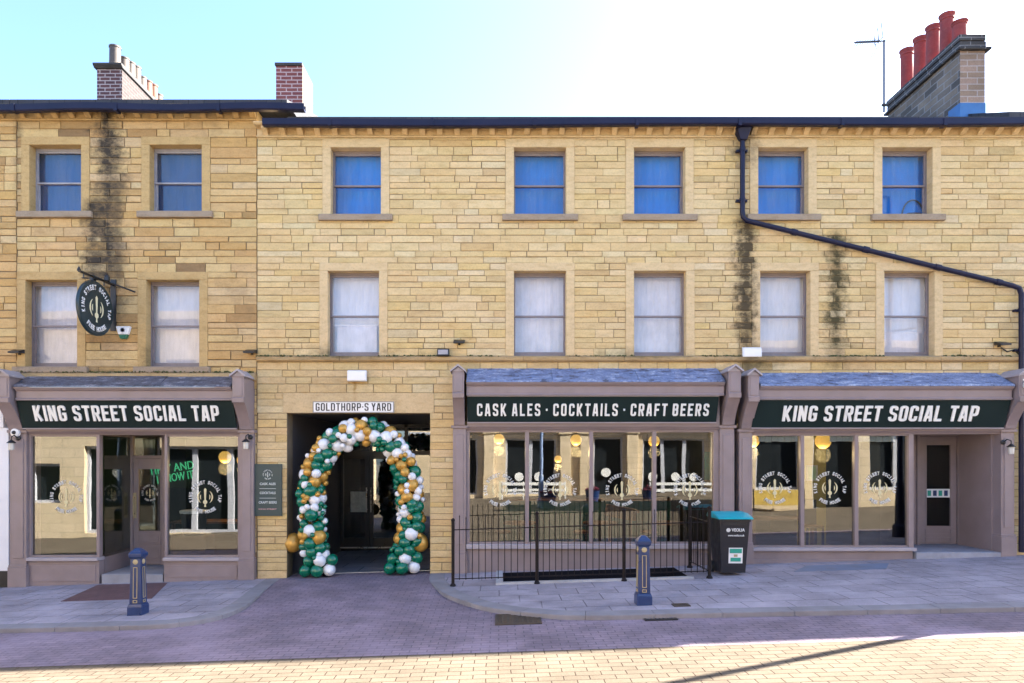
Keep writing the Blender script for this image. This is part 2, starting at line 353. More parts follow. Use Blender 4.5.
def stroke_text(s, h, wid, depth, mat, t=.165, gap=.11, space=.30):
    """condensed poster lettering drawn as thick strokes with mitred, rounded corners"""
    W_ = .46; a, b, lo, hi = t / 2, W_ - t / 2, t / 2, 1 - t / 2; rc = .11; m = .5
    def rnd_(pts, closed=False):
        out = []; n = len(pts)
        for i, (p, r) in enumerate(pts):
            p = Vector(p)
            if r == 0 or (not closed and i in (0, n - 1)): out.append(p); continue
            u = (Vector(pts[i - 1][0]) - p).normalized(); v = (Vector(pts[(i + 1) % n][0]) - p).normalized()
            A, B_ = p + u * r, p + v * r
            for k in range(6):
                q = k / 5; out.append(A * (1 - q) ** 2 + p * 2 * q * (1 - q) + B_ * q * q)
        if closed: out.append(out[0])
        return out
    r = rc
    G = {'I': ([[((t / 2, 0), 0), ((t / 2, 1), 0)]], t),
         'K': ([[((a, 0), 0), ((a, 1), 0)], [((a + .04, .36), 0), ((b + .01, 1), 0)], [((a + .08, .55), 0), ((b + .02, 0), 0)]], W_ + .02),
         'N': ([[((a, 0), 0), ((a, 1), 0)], [((b, 0), 0), ((b, 1), 0)], [((a + .0, .98), 0), ((b - .0, .02), 0)]], W_ + .01),
         'G': ([[((b, .70), 0), ((b, hi), r), ((a, hi), r), ((a, lo), r), ((b, lo), r), ((b, .46), 0), ((m * W_, .46), 0)]], W_),
         'C': ([[((b, .68), 0), ((b, hi), r), ((a, hi), r), ((a, lo), r), ((b, lo), r), ((b, .32), 0)]], W_),
         'S': ([[((b, .72), 0), ((b, hi), r), ((a, hi), r), ((a, .56), r), ((b, .44), r), ((b, lo), r), ((a, lo), r), ((a, .28), 0)]], W_),
         'O': ([[((a, hi), r), ((b, hi), r), ((b, lo), r), ((a, lo), r)], 'c'], W_),
         'D': ([[((a, hi), 0), ((b, hi), r * 1.3), ((b, lo), r * 1.3), ((a, lo), 0)], 'c'], W_),
         'T': ([[((0, hi), 0), ((W_ - .02, hi), 0)], [((W_ / 2 - .01, 0), 0), ((W_ / 2 - .01, hi), 0)]], W_ - .02),
         'R': ([[((a, 0), 0), ((a, hi), 0), ((b, hi), r), ((b, .47), r), ((a, .47), 0)], [((W_ * .55, .47), 0), ((b + .01, 0), 0)]], W_),
         'P': ([[((a, 0), 0), ((a, hi), 0), ((b, hi), r), ((b, .42), r), ((a, .42), 0)]], W_),
         'B': ([[((a, lo), 0), ((a, hi), 0), ((b - .01, hi), r), ((b - .01, .52), r), ((a, .52), 0)], [((a, .519), 0), ((b, .519), r), ((b, lo), r), ((a, lo), 0)]], W_),
         'E': ([[((W_ - .04, hi), 0), ((a, hi), 0), ((a, lo), 0), ((W_ - .04, lo), 0)], [((a, .52), 0), ((W_ - .09, .52), 0)]], W_ - .04),
         'F': ([[((W_ - .04, hi), 0), ((a, hi), 0), ((a, 0), 0)], [((a, .5), 0), ((W_ - .09, .5), 0)]], W_ - .04),
         'L': ([[((a, 1), 0), ((a, lo), 0), ((W_ - .04, lo), 0)]], W_ - .04),
         'A': ([[((a - .01, 0), 0), ((W_ / 2 - .05, 1), 0)], [((b + .01, 0), 0), ((W_ / 2 + .05, 1), 0)], [((a + .03, .27), 0), ((b - .03, .27), 0)]], W_),
         'H': ([[((a, 0), 0), ((a, 1), 0)], [((b, 0), 0), ((b, 1), 0)], [((a, .5), 0), ((b, .5), 0)]], W_),
         'Y': ([[((a - .02, 1), 0), ((W_ / 2, .45), 0), ((W_ / 2, 0), 0)], [((b + .02, 1), 0), ((W_ / 2, .45), 0)]], W_),
         '·': ([[((.0, .5), 0), ((.14, .5), 0)]], .14)}
    adv = 0; items = []
    for ch in s:
        if ch == ' ': adv += space; continue
        st, w_ = G[ch]; items.append((ch, adv)); adv += w_ + gap
    tot = adv - gap; sx, sy = wid / tot, h
    mb = MB(); lay = 0
    for ch, x0 in items:
        st, w_ = G[ch]; closed = 'c' in st
        for pl in st:
            if pl == 'c': continue
            P = rnd_(pl, closed); P = [Vector((p.x + x0 - tot / 2, p.y)) for p in P]
            Lf, Rt = [], []; n = len(P)
            for i, p in enumerate(P):
                d0 = (p - P[i - 1]) if i > 0 else ((P[-1] - P[-2]) if closed else None)
                d1 = (P[i + 1] - p) if i < n - 1 else ((P[1] - P[0]) if closed else None)
                d0 = d0.normalized() if d0 else None; d1 = d1.normalized() if d1 else None
                n0 = Vector((-(d0 or d1).y, (d0 or d1).x)); n1 = Vector((-(d1 or d0).y, (d1 or d0).x))
                mm = (n0 + n1).normalized(); k = t / 2 / max(.35, mm.dot(n0))
                Lf.append(p + mm * k); Rt.append(p - mm * k)
            z = depth + .0004 * (lay % 3); lay += 1
            for i in range(n - 1):
                q = [Lf[i], Rt[i], Rt[i + 1], Lf[i + 1]]
                mb.face([(v.x * sx, v.y * sy, z) for v in q])
                for u_, v_ in ((Rt[i], Rt[i + 1]), (Lf[i + 1], Lf[i])): mb.face([(u_.x * sx, u_.y * sy, 0), (v_.x * sx, v_.y * sy, 0), (v_.x * sx, v_.y * sy, z), (u_.x * sx, u_.y * sy, z)])
            if not closed:
                for i, f_ in ((0, 1), (n - 1, -1)):
                    u_, v_ = (Lf[i], Rt[i]) if f_ > 0 else (Rt[i], Lf[i])
                    mb.face([(u_.x * sx, u_.y * sy, 0), (v_.x * sx, v_.y * sy, 0), (v_.x * sx, v_.y * sy, z), (u_.x * sx, u_.y * sy, z)])
    me = mesh_of(mb, mat)
    return me
def xform(me, M):
    me = me.copy(); me.transform(M); return me
def front_M(x, y, z, tilt=0):                               # text plane -> facing the street
    return Matrix.Translation((x, y, z)) @ Matrix.Rotation(R(90) + tilt, 4, 'X')
def merge(meshes, name):
    bm = bmesh.new()
    mats = []
    for me in meshes:
        n0 = len(bm.faces); bm.from_mesh(me); bm.faces.ensure_lookup_table()
        m = me.materials[0]
        if m not in mats: mats.append(m)
        for f in bm.faces[n0:]: f.material_index = mats.index(m)
    out = bpy.data.meshes.new(name); bm.to_mesh(out); bm.free()
    for m in mats: out.materials.append(m)
    return out
_glyph = {}
def glyph(ch, h, wid, mat):
    k = (ch, h, wid, mat.name)
    if k not in _glyph: _glyph[k] = text_mesh(ch, h, wid, .05, .0015, mat)
    return _glyph[k]
def mesh_of(mb, mat):
    me = bpy.data.meshes.new('m'); me.from_pydata(mb.v, [], mb.f); me.materials.append(mat); return me
def logo_mesh(rad, tmat, cmat, ring=True):
    """round emblem: words round the rim, a beer tap handle between two ears in the middle"""
    ms = []
    def arc(s, a0, a1, r, flip):
        n = len(s)
        for i, ch in enumerate(s):
            if ch == ' ': continue
            a = a0 + (a1 - a0) * i / (n - 1)
            h = rad * .20; g = glyph(ch, h, rad * (.045 if ch == 'I' else .115), tmat)
            rr = r + h if flip else r
            M = Matrix.Translation((rr * cos(a), rr * sin(a), 0)) @ Matrix.Rotation(a + (pi / 2 if flip else -pi / 2), 4, 'Z')
            ms.append(xform(g, M))
    arc('KING STREET SOCIAL TAP', R(196), R(-16), rad * .72, False)
    arc('FREE HOUSE', R(232), R(308), rad * .72, True)
    b = MB()
    b.plate([(-.035 * rad, -.2 * rad), (.035 * rad, -.2 * rad), (.07 * rad, .42 * rad), (0, .5 * rad), (-.07 * rad, .42 * rad)], 0, .0015)
    b.plate([(.12 * rad * cos(k * pi / 5), -.28 * rad + .12 * rad * sin(k * pi / 5)) for k in range(10)], 0, .0015)
    b.plate([(-.05 * rad, -.55 * rad), (.05 * rad, -.55 * rad), (.03 * rad, -.39 * rad), (-.03 * rad, -.39 * rad)], 0, .0015)
    for s in (-1, 1):
        for q0, q1, rr_, th_ in ((-52, 50, .40, .07), (-30, 28, .27, .05)):
            an = [R(q0 + (q1 - q0) * k / 9) for k in range(10)]
            o = [(s * rad * (rr_ + th_ * .5 * sin(pi * k / 9)) * cos(a), rad * (rr_ + th_ * .5 * sin(pi * k / 9)) * sin(a) * 1.05) for k, a in enumerate(an)]
            i_ = [(s * rad * (rr_ - .01 - th_ * .5 * sin(pi * k / 9)) * cos(a), rad * (rr_ - .01 - th_ * .5 * sin(pi * k / 9)) * sin(a) * 1.05) for k, a in enumerate(an)]
            b.plate(o + i_[::-1], 0, .0015)
    ms.append(mesh_of(b, cmat))
    return merge(ms, 'logo')

# ------------------------------------------------------------------ stone walls
def intervals(x0, x1, z0, z1, holes):
    iv = [(x0, x1)]; zm = (z0 + z1) / 2
    for hx0, hx1, hz0, hz1 in holes:
        if hz0 < zm < hz1:
            nv = []
            for a, b in iv:
                if hx1 <= a or hx0 >= b: nv.append((a, b)); continue
                if hx0 > a: nv.append((a, hx0))
                if hx1 < b: nv.append((hx1, b))
            iv = nv
    return iv
def stone_wall(x0, x1, z0, z1, holes, rowh, lens, pal, mat, parent, seed, jit=.5, gap=.006, prouds=.007, zadj=None):
    rnd = random.Random(seed)
    br = sorted({round(z, 3) for z in [z0, z1] + [h[2] for h in holes] + [h[3] for h in holes] if z0 <= z <= z1})
    st = MB(); bk = MB()
    for za, zb in zip(br, br[1:]):
        for a, b in intervals(x0, x1, za, zb, holes): bk.box(a, b, .012, .34, za, zb)
        n = max(1, round((zb - za) / rowh)); ws = [1 + rnd.uniform(-.28, .28) for _ in range(n)]; tot = sum(ws)
        z = za
        for wgt in ws:
            zc = z + (zb - za) * wgt / tot
            for a, b in intervals(x0, x1, z, zc, holes):
                x = a
                while x < b - 1e-6:
                    l = rnd.uniform(*lens) * (1.25 if rnd.random() < .2 else 1)
                    e = x + l
                    if b - e < lens[0] * .7: e = b
                    g = gap * rnd.choice((.3, .5, .8, 1.0, 1.5)); y = -rnd.random() * prouds; ch = .007
                    c = rnd.choices([p[0] for p in pal], [p[1] for p in pal])[0]; k = rnd.uniform(.955, 1.035) * (.87 if rnd.random() < .04 else 1)
                    c = tuple(min(q * k * rnd.uniform(.98, 1.02), 1) for q in c) + (rnd.random(),)
                    j = lambda: rnd.uniform(-jit, jit) * .006
                    X0, X1, Z0, Z1 = x + g, e - g, z + g, zc - g
                    o = [(X0, .013, Z0), (X1, .013, Z0), (X1, .013, Z1), (X0, .013, Z1)]
                    f = [(X0 + ch + j(), y, Z0 + ch + j()), (X1 - ch + j(), y, Z0 + ch + j()), (X1 - ch + j(), y, Z1 - ch + j()), (X0 + ch + j(), y, Z1 - ch + j())]
                    mid = [tuple((p * .35 + q * .65) for p, q in zip(oo, ff)) for oo, ff in zip(o, f)]
                    mid = [(oo[0] * .8 + ff[0] * .2, y + .004, oo[2] * .8 + ff[2] * .2) for oo, ff in zip(o, f)]
                    st.face(f, c)
                    for q in range(4):
                        st.face([mid[q], mid[(q + 1) % 4], f[(q + 1) % 4], f[q]], c)
                        st.face([o[q], o[(q + 1) % 4], mid[(q + 1) % 4], mid[q]], c)
                    x = e
            z = zc
    w_ = bk.build('wall', MORTAR, parent)
    st.build('wall_stones', mat, w_)
    return w_

def window(parent, x0, x1, z0, z1, blind_or_sky_sheet, drs, sill=True, sash=SASH, yr=.16, surround=.155, sillmat=None, fold=.002, low=None):
    """sliding sash window in a stone surround; opening x0..x1, z0..z1 on the wall face"""
    fr = MB(); yf = yr + .012; ox0, ox1, oz1 = x0, x1, z1; x0 -= .048; x1 += .048; z1 += .012
    fr.box(x0, x0 + .04, yf, yf + .1, z0, z1); fr.box(x1 - .04, x1, yf, yf + .1, z0, z1)
    fr.box(x0 + .04, x1 - .04, yf, yf + .1, z1 - .045, z1); fr.box(x0 + .04, x1 - .04, yf - .01, yf + .1, z0, z0 + .035)
    win = fr.build('window', sash, parent, .004)
    zm = z0 + (z1 - z0) * .49
    a, b = x0 + .04, x1 - .04
    for (q0, q1, yy, rb, rt) in ((zm - .02, z1 - .045, yf + .015, .03, .035), (z0 + .035, zm + .02, yf + .055, .07, .035)):
        s = MB()
        s.box(a, a + .036, yy, yy + .036, q0, q1); s.box(b - .036, b, yy, yy + .036, q0, q1)
        s.box(a + .036, b - .036, yy, yy + .036, q0, q0 + rb); s.box(a + .036, b - .036, yy, yy + .036, q1 - rt, q1)
        s.build('sash', sash, win, .003)
        MB().box(a + .036, b - .036, yy + .014, yy + .019, q0 + rb, q1 - rt).build('pane', GLASS, win)
    bl = MB(); n = 24
    for k in range(n):                                     # gentle folds of the blind cloth; upper sheets are painted as reflected sky
        xa, xb = a - .16 + (b - a + .32) * k / n, a - .16 + (b - a + .32) * (k + 1) / n
        ya, yb = [yf + .21 + fold * sin(kk * 1.9) for kk in (k, k + 1)]
        bl.face([(xa, ya, z0), (xb, yb, z0), (xb, yb, z1 + .1), (xa, ya, z1 + .1)])
        bl.face([(xa, ya + .004, z0), (xa, ya + .004, z1 + .1), (xb, yb + .004, z1 + .1), (xb, yb + .004, z0)])
    bl.build('blind_or_sky_sheet', blind_or_sky_sheet, win)
    if low:                                                # a second, shorter blind hanging in front
        MB().box(a + .10, b - .10, yf + .12, yf + .125, z0 - .02, z0 + (z1 - z0) * low).box(a + .06, b - .06, yf + .112, yf + .13, z0 + (z1 - z0) * low, z0 + (z1 - z0) * low + .03).build('half_blind', NETB, win)
    su = MB(); s = surround; pj = -.020; x0, x1, z1 = ox0, ox1, oz1
    su.box(x0 - s, x0, pj, yr, z0, z1); su.box(x1, x1 + s, pj, yr, z0, z1); su.box(x0 - s, x1 + s, pj, yr, z1, z1 + s * .95)
    su.build('surround', drs, win, .008)
    if sill: MB().box(x0 - s - .06, x1 + s + .06, -.075, .3, z0 - .115, z0).build('sill', sillmat or SILLM, win, .012)
    MB().box(x0 - s - .1, x1 + s + .1, .60, .62, z0 - .1, z1 + s + .1).build('room_backing', DARK, win)
    return win

PAL_M = [((.585, .435, .22), 8), ((.605, .462, .25), 5), ((.565, .415, .205), 3), ((.605, .485, .285), 1.4), ((.545, .39, .185), .8), ((.58, .42, .19), 2)]
PAL_L = [((.55, .40, .19), 4), ((0.530, 0.359, 0.160), 7), ((0.520, 0.359, 0.175), 4), ((0.469, 0.299, 0.124), 3), ((0.367, 0.230, 0.098), 1.0), ((0.541, 0.399, 0.216), 1.5), ((0.245, 0.155, 0.077), .4), ((0.490, 0.309, 0.118), 2)]

# ================================================================== LEFT BUILDING
XB0, XB1, XB2 = PX(17), PX(257), 13.0
left_b = thing('stone_building', (PX(137), 0, gz(PX(137))), 'weathered three storey sandstone building with soot streak above a hanging sign', 'building')
UL = [(PX(30), PX(81.5)), (PX(150), PX(202))]; FL = [(PX(26), PX(77.5)), (PX(146.5), PX(199.5))]
zu0, zu1 = PZ(212), PZ(145); zf0, zf1 = PZ(367), PZ(280)
S_ = .15
ZTL = PZ(121)
shopL = (PX(3), PX(254), -1.0, PZ(381))
holes = [(a - S_, b + S_, zu0, zu1 + S_ * .95) for a, b in UL] + [(a - S_, b + S_, zf0, zf1 + S_ * .95) for a, b in FL] + [shopL]
stone_wall(XB0 + .004, XB1 - .004, -.6, ZTL, holes, .145, (.24, .78), PAL_L, ST_L, left_b, 11, jit=1.2, gap=.0062, prouds=.018)
for a, b in UL: window(left_b, a, b, zu0, zu1, SKYBD, DRS_L, sash=SASHW)
for (a, b), bl_, fo_ in zip(FL, (NETB, WARMB), (.005, .003)): window(left_b, a, b, zf0, zf1, bl_, DRS_L, fold=fo_)
def cornice(parent, x0, x1, ztop, drs, step=.318, ph=.1, seed=1):
    rnd = random.Random(seed)
    b = MB(); h = PZ(0) * 0
    b.prism([(.3, ztop - .21), (-.03, ztop - .21), (-.045, ztop - .19), (-.03, ztop - .172), (.3, ztop - .172)], x0, x1)     # lower band
    b.prism([(.3, ztop - .172), (-.004, ztop - .172), (-.004, ztop - .045), (.3, ztop - .045)], x0, x1)
    b.prism([(.3, ztop - .045), (-.17, ztop - .045), (-.21, ztop - .02), (-.21, ztop), (.3, ztop)], x0, x1)
    x = x0 + ph
    while x < x1 - .1:
        k = rnd.uniform(-.008, .008)
        b.prism([(-.003, ztop - .168 + k), (-.03, ztop - .168 + k), (-.15, ztop - .09), (-.15, ztop - .046), (-.003, ztop - .046)], x, x + .10)
        x += step
    return b.build('cornice', drs, parent, .006)
def gutter(parent, x0, x1, za, zb, y0=-.33, h=.125):
    b = MB(); n = 24
    prof = [(-.0, h), (-.0, .02), (.02, 0), (.10, 0), (.12, .02), (.12, h), (.108, h), (.108, .03), (.012, .03), (.012, h)]
    vs = []; rows = []
    for k in range(n + 1):
        x = x0 + (x1 - x0) * k / n; z = za + (zb - za) * k / n + .015 * sin(k * .55 + x0)
        rows.append([(x, y0 + p[0], z + p[1]) for p in prof])
    m = len(prof)
    for k in range(n):
        for q in range(m): b.face([rows[k][q], rows[k][(q + 1) % m], rows[k + 1][(q + 1) % m], rows[k + 1][q]])
    b.face(rows[0][::-1]); b.face(rows[-1])
    x = x0 + 1.2
    while x < x1: b.box(x - .03, x + .03, y0 - .012, y0 + .13, (za + zb) / 2 - .012, (za + zb) / 2 + h * .9); x += 1.83
    return b.build('gutter', GUTTER, parent)
cornice(left_b, XB0, XB1, ZTL + .21, DRS_L, .30, .08, 3)
ZGL = PZ(110, -.33)
gutter(left_b, PX(-40), PX(304, -.33), ZGL - .0, ZGL + .0)
MB().prism([(.3, ZTL + .28), (-.18, ZTL + .215), (-.18, ZTL + .30), (4.6, ZTL + 2.0), (9, ZTL + .4), (9, ZTL + .28)], XB0, PX(290)).build('roof', SLATE, left_b)
MB().prism([(.02, PZ(381)), (-.10, PZ(381)), (-.12, PZ(378)), (-.10, PZ(374)), (.02, PZ(372))], XB0, XB1 - .01).build('ledge', BANDM, left_b, .01)
side = MB(); side.box(XB0 + .02, XB1 - .02, 8.6, 9, -.6, ZTL); side.box(XB1 - .3, XB1 - .01, .36, 9, PZ(381), ZTL); side.build('rear_wall', MORTAR, left_b)
# brick chimney with a row of pots on the party wall
BRK = brick_mat('dark_brick', (.09, .045, .05), (.13, .06, .06), (.42, .36, .36), .225, .078, .012, 'XZ', .3)
BRKS = brick_mat('brick_side_sunlit', (.05, .037, .037), (.065, .047, .045), (.085, .077, .075), .225, .078, .012, 'YZ', .3)  # sunlit side: darker copy of the brick, toned down against the sun
BRK2 = brick_mat('red_brick', (.17, .05, .055), (.24, .08, .07), (.48, .36, .36), .225, .078, .012, 'XZ', .3)
def pot(parent, x, y, z0, z1, r, mat, plain_=False):
    h = z1 - z0
    pr = [(r * 1.0, 0), (r * .98, h * .1), (r * .9, h * .8), (r * .90, h * .86), (r * 1.0, h * .875), (r * 1.0, h * .9), (r * .95, h * .915), (r * 1.02, h * .95), (r * 1.12, h * .975), (r * 1.12, h), (r * .85, h), (r * .85, h * .8)] if not plain_ else \
         [(r * 1.05, 0), (r * .95, h * .15), (r * .9, h * .93), (r * 1.0, h * .94), (r * 1.0, h), (r * .78, h), (r * .78, h * .8)]
    M = Matrix.Translation((x, y, z0)) @ Matrix.Rotation(random.uniform(-.012, .012), 4, 'Y') @ Matrix.Rotation(random.uniform(-.012, .012), 4, 'X')
    return MB().lathe(pr, (0, 0, 0), 20, M).build('chimney_pot', mat, parent, 0, True)
cx0, cx1 = PX(97, 2.5), PX(122, 2.5); ct = PZ(69, 2.5)
ch = MB().box(cx0, cx1, 2.5, 4.9, ZTL, ct).build('chimney', BRK, left_b)
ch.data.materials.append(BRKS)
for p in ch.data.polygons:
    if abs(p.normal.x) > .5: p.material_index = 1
MB().prism([(2.46, ct), (2.40, ct + .05), (2.40, ct + .09), (5.0, ct + .09), (5.0, ct + .05), (4.94, ct)], cx0 - .045, cx1 + .04).build('coping', SOOTB, ch, .01)
xc = (cx0 + cx1) / 2 + .04
pot(ch, xc - .02, 2.68, ct + .09, PZ(47, 2.68), .125, POTB, True)
for i, mt in enumerate((POTB, POTB, POTB, POTB, POTO, POTO, POTB)): pot(ch, xc, 3.0 + .26 * i, ct + .09, ct + .52 + .05 * (i % 3), .12, mt, True)

# ================================================================== MAIN BUILDING
main_b = thing('stone_building', (PX(640), 0, gz(PX(640))), 'long pale sandstone building with arched balloon passage, upper windows coloured as reflected sky and two pub shopfronts', 'building')
UM = [(PX(331), PX(381)), (PX(514), PX(566)), (PX(634), PX(685)), (PX(758), PX(808)), (PX(882), PX(932))]
FM = [(PX(328), PX(379)), (PX(514), PX(566)), (PX(634), PX(686)), (PX(760), PX(810)), (PX(884), PX(934))]
mu0, mu1 = PZ(215), PZ(147.6); mf0, mf1 = PZ(356), PZ(271)
ZTM = PZ(138)
passage = (PX(287), PX(430), -1.0, PZ(413))
shopM = (PX(455), PX(1012), -1.0, PZ(384))
band = (XB1 - .01, XB2 + .1, PZ(362), PZ(356))
lint = (PX(283), PX(434), PZ(413), PZ(393))
holes = [(a - S_, b + S_, mu0, mu1 + S_ * .95) for a, b in UM] + [(a - S_, b + S_, mf0, mf1 + S_ * .95) for a, b in FM] + [passage, shopM, band, lint]
stone_wall(XB1 + .004, XB2, -.3, ZTM, holes, .122, (.20, .66), PAL_M, ST_M, main_b, 23, jit=.8, gap=.0042, prouds=.010)
for i, (a, b) in enumerate(UM): window(main_b, a, b, mu0, mu1, SKYB, DRS_M)
for (a, b), bl_, fo_, lo_ in zip(FM, (WHITEB, NETB, NETB, WARMB, WHITEB), (.002, .007, .006, .003, .003), (.38, None, None, None, .3)): window(main_b, a, b, mf0, mf1, bl_, DRS_M, sill=False, fold=fo_, low=lo_)
MB().box(lint[0], lint[1], -.006, .34, lint[2], lint[3]).build('lintel', DRS_M, main_b, .006)
bb = MB(); rnd = random.Random(5); x = XB1 + .01
while x < XB2:
    e = min(x + rnd.uniform(.9, 1.9), XB2)
    bb.prism([(.34, PZ(362)), (-.05, PZ(362)), (-.085, PZ(360.5)), (-.085, PZ(357.5)), (-.03, PZ(356)), (.34, PZ(356))], x + .002, e - .002); x = e
bb.build('string_course', BANDM, main_b, .006)
cornice(main_b, XB1, XB2, ZTM + .21, DRS_M, .318, .12, 4)
ZGM = PZ(124.5, -.33)
gutter(main_b, PX(262, -.33), XB2, ZGM - .02, ZGM + .02)
MB().prism([(.3, ZTM + .28), (-.18, ZTM + .215), (-.18, ZTM + .30), (4.6, ZTM + 2.0), (9, ZTM + .4), (9, ZTM + .28)], PX(290) + .01, XB2).build('roof', SLATE, main_b)
MB().prism([(.35, ZTM + .50), (.35, ZTM + .66), (4.5, ZTM + 2.6), (4.5, ZTM + 2.0)], PX(985, 1), XB2).build('roof_slope', SLATE, main_b)
MB().box(XB1 + .02, XB2, 8.6, 9, -.3, ZTM).build('rear_wall', MORTAR, main_b)
MB().box(XB2 - .3, XB2, .36, 8.6, -.3, ZTM).build('end_wall', MORTAR, main_b)
# moss and grass growing on the ledges
mo = MB(); rm = random.Random(3)
def moss(x0, x1, z, n, y0=-.08, y1=-.02):
    for k in range(n):
        c_ = rm.gauss(0, .25); xx = x0 + (x1 - x0) * rm.random(); q = rm.uniform(0, 6.28); e_ = rm.uniform(.012, .03)
        c_ = Vector((xx, rm.uniform(y0, y1), z + rm.uniform(0, .02))); u = Vector((cos(q), sin(q), 0)) * e_; v_ = Vector((-sin(q) * .5, cos(q) * .5, 1)) * e_
        mo.face([c_ - u, c_ + u, c_ + u * .5 + v_, c_ - u * .4 + v_])
for px0, px1, n in ((258, 330, 160), (378, 452, 120), (466, 500, 40), (566, 634, 90), (700, 760, 160), (812, 882, 130), (940, 1012, 60)): moss(PX(px0), PX(px1), PZ(356) - .03, n)
moss(PX(20), PX(256), PZ(372) - .03, 420, -.1, 0)
MOSSM = plain('moss_leaf', (.09, .10, .03), .9, var=.5, nscale=9, bumpk=0)
tag(mo.build('moss', MOSSM), 'green brown moss growing along the stone ledge above the shopfronts', 'moss', None, 'stuff')
# red brick chimney at the joint of the two roofs
a, b = PX(276, 1.2), PX(302.5, 1.2); ct = PZ(66, 1.2)
REND = plain('cream_render', (.11, .10, .08), .9, var=.3, nscale=4, bumpk=.3)
ch = MB().box(a, b, 1.2, 1.95, ZTM + .7, ct).build('chimney', BRK2, main_b)
ch.data.materials.append(REND)
for p in ch.data.polygons:
    if abs(p.normal.x) > .5: p.material_index = 1
MB().box(a - .02, b - .0, 1.17, 1.97, ct, ct + .06).build('coping', SOOTB, ch, .01)
MB().box(a - .03, b + .12, 1.16, 2.05, ZTM + .1, ZTM + .7).build('rendered_base', REND, ch, .01)
# stone chimney with five red pots
CHST = brick_mat('chimney_stone', (.27, .19, .13), (.36, .25, .19), (.42, .36, .33), .40, .125, .012, 'XZ', .45)
CHSD = brick_mat('chimney_side_shaded', (.10, .085, .075), (.26, .20, .15), (.28, .26, .25), .45, .15, .014, 'YZ', .55, .9)  # shaded side: darker copy of the stone, shade put into its colour
CAPB = brick_mat('chimney_cap', (.035, .035, .04), (.075, .07, .07), (.26, .25, .25), .42, .155, .010, 'WZ', .5, .6)
BLUEL = plain('blue_flashing', (.04, .15, .36), .5, var=.3, nscale=4, bumpk=.2)
Y0 = 1.5
a, b = PX(960, Y0), PX(985, Y0); zt = PZ(35, Y0); zb = PZ(51, Y0)
ch = MB().box(a, b, Y0, Y0 + 2.6, ZTM + .3, zb).build('chimney', CHST, main_b)
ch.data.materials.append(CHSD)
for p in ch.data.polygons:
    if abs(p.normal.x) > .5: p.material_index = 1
zh = zb + (zt - zb) * .62
cp = MB().box(a - .07, b + .09, Y0 - .08, Y0 + 2.68, zb, zb + .05).box(a - .015, b + .015, Y0 - .02, Y0 + 2.62, zb + .05, zh - .01).box(a - .03, b + .0, Y0 - .03, Y0 + 2.63, zh, zt)
cp.build('coping', CAPB, ch, .012)
MB().box(a - .015, b + .012, Y0 - .015, Y0 + .35, ZTM + .3, PZ(103, Y0)).build('flashing', BLUEL, ch, .008)
for px, d, top in ((960, 14.4, 11.35), (947, 14.8, 11.77), (933.5, 15.28, 11.82), (921, 15.74, 11.84), (908, 16.24, 11.87)):
    pot(ch, (a + b) / 2, d - D, zt, top - .10, .145, POTR)
# downpipe with hopper
dp = MB(); yp = -.10
xq = PX(742.5, yp)
dp.tube([(xq, yp, PZ(138, yp)), (xq, yp, PZ(212, yp)), (xq + .012, yp, PZ(217, yp)), (xq + .07, yp, PZ(220.5, yp)), (PX(1012, yp), yp, PZ(285.5, yp)), (PX(1019, yp), yp, PZ(288, yp)), (PX(1021.5, yp), yp, PZ(294, yp)), (PX(1021.5, yp), yp, .36)], .045, 14)
dn = dp.build('downpipe', GUTTER, main_b, 0, True)
hp = MB(); hp.frustum((.06, .05), PZ(141, yp), (.13, .1), PZ(130, yp), xq, yp - .02); hp.box(xq - .14, xq + .14, yp - .13, yp + .08, PZ(130, yp), PZ(126, yp)); hp.tube([(xq, yp, PZ(127, yp)), (xq, -.25, PZ(122, -.25))], .05)
hp.build('hopper', GUTTER, dn, .006)
for z in (PZ(150, yp), PZ(200, yp), PZ(310, yp), PZ(350, yp)):
    xx = xq if z > 6 else PX(1021.5, yp); cl = MB()
    cl.lathe([(.055, -.03), (.055, .03)], (xx, yp, z), 14); cl.box(xx - .1, xx + .1, yp + .02, yp + .1, z - .02, z + .02); cl.build('pipe_collar', GUTTER, dn, 0, True)
for k in (.18, .45, .72, .95):
    xx = xq + .07 + (PX(1012, yp) - xq - .07) * k; zz = PZ(220.5, yp) + (PZ(285.5, yp) - PZ(220.5, yp)) * k
    M = Matrix.Translation((xx, yp, zz)) @ Matrix.Rotation(R(90 + 14), 4, 'Y')
    MB().lathe([(.056, -.05), (.056, .05)], (0, 0, 0), 14, M).build('pipe_collar', GUTTER, dn, 0, True)

# dark hoop backed chair standing in the last upper window
hcx, hcy = PX(913, .33), .335
hch = thing('hoop_chair', (hcx, hcy, mu0), 'dark hoop backed chair behind the glass of the last upper window', 'chair')
MB().tube([(hcx + .21 * cos(q), hcy, mu0 + .06 + .34 * sin(q)) for q in [pi * k / 14 for k in range(15)]], .016, 8).build('backrest', BLACK, hch)
MB().lathe([(.12, 0), (.2, .02), (.2, .10), (.12, .14), (.01, .15)], (0, 0, 0), 20, Matrix.Translation((hcx + .03, hcy, mu0 + .02)) @ Matrix.Diagonal((1, .15, 1, 1))).build('seat', BLACK, hch, 0, True)

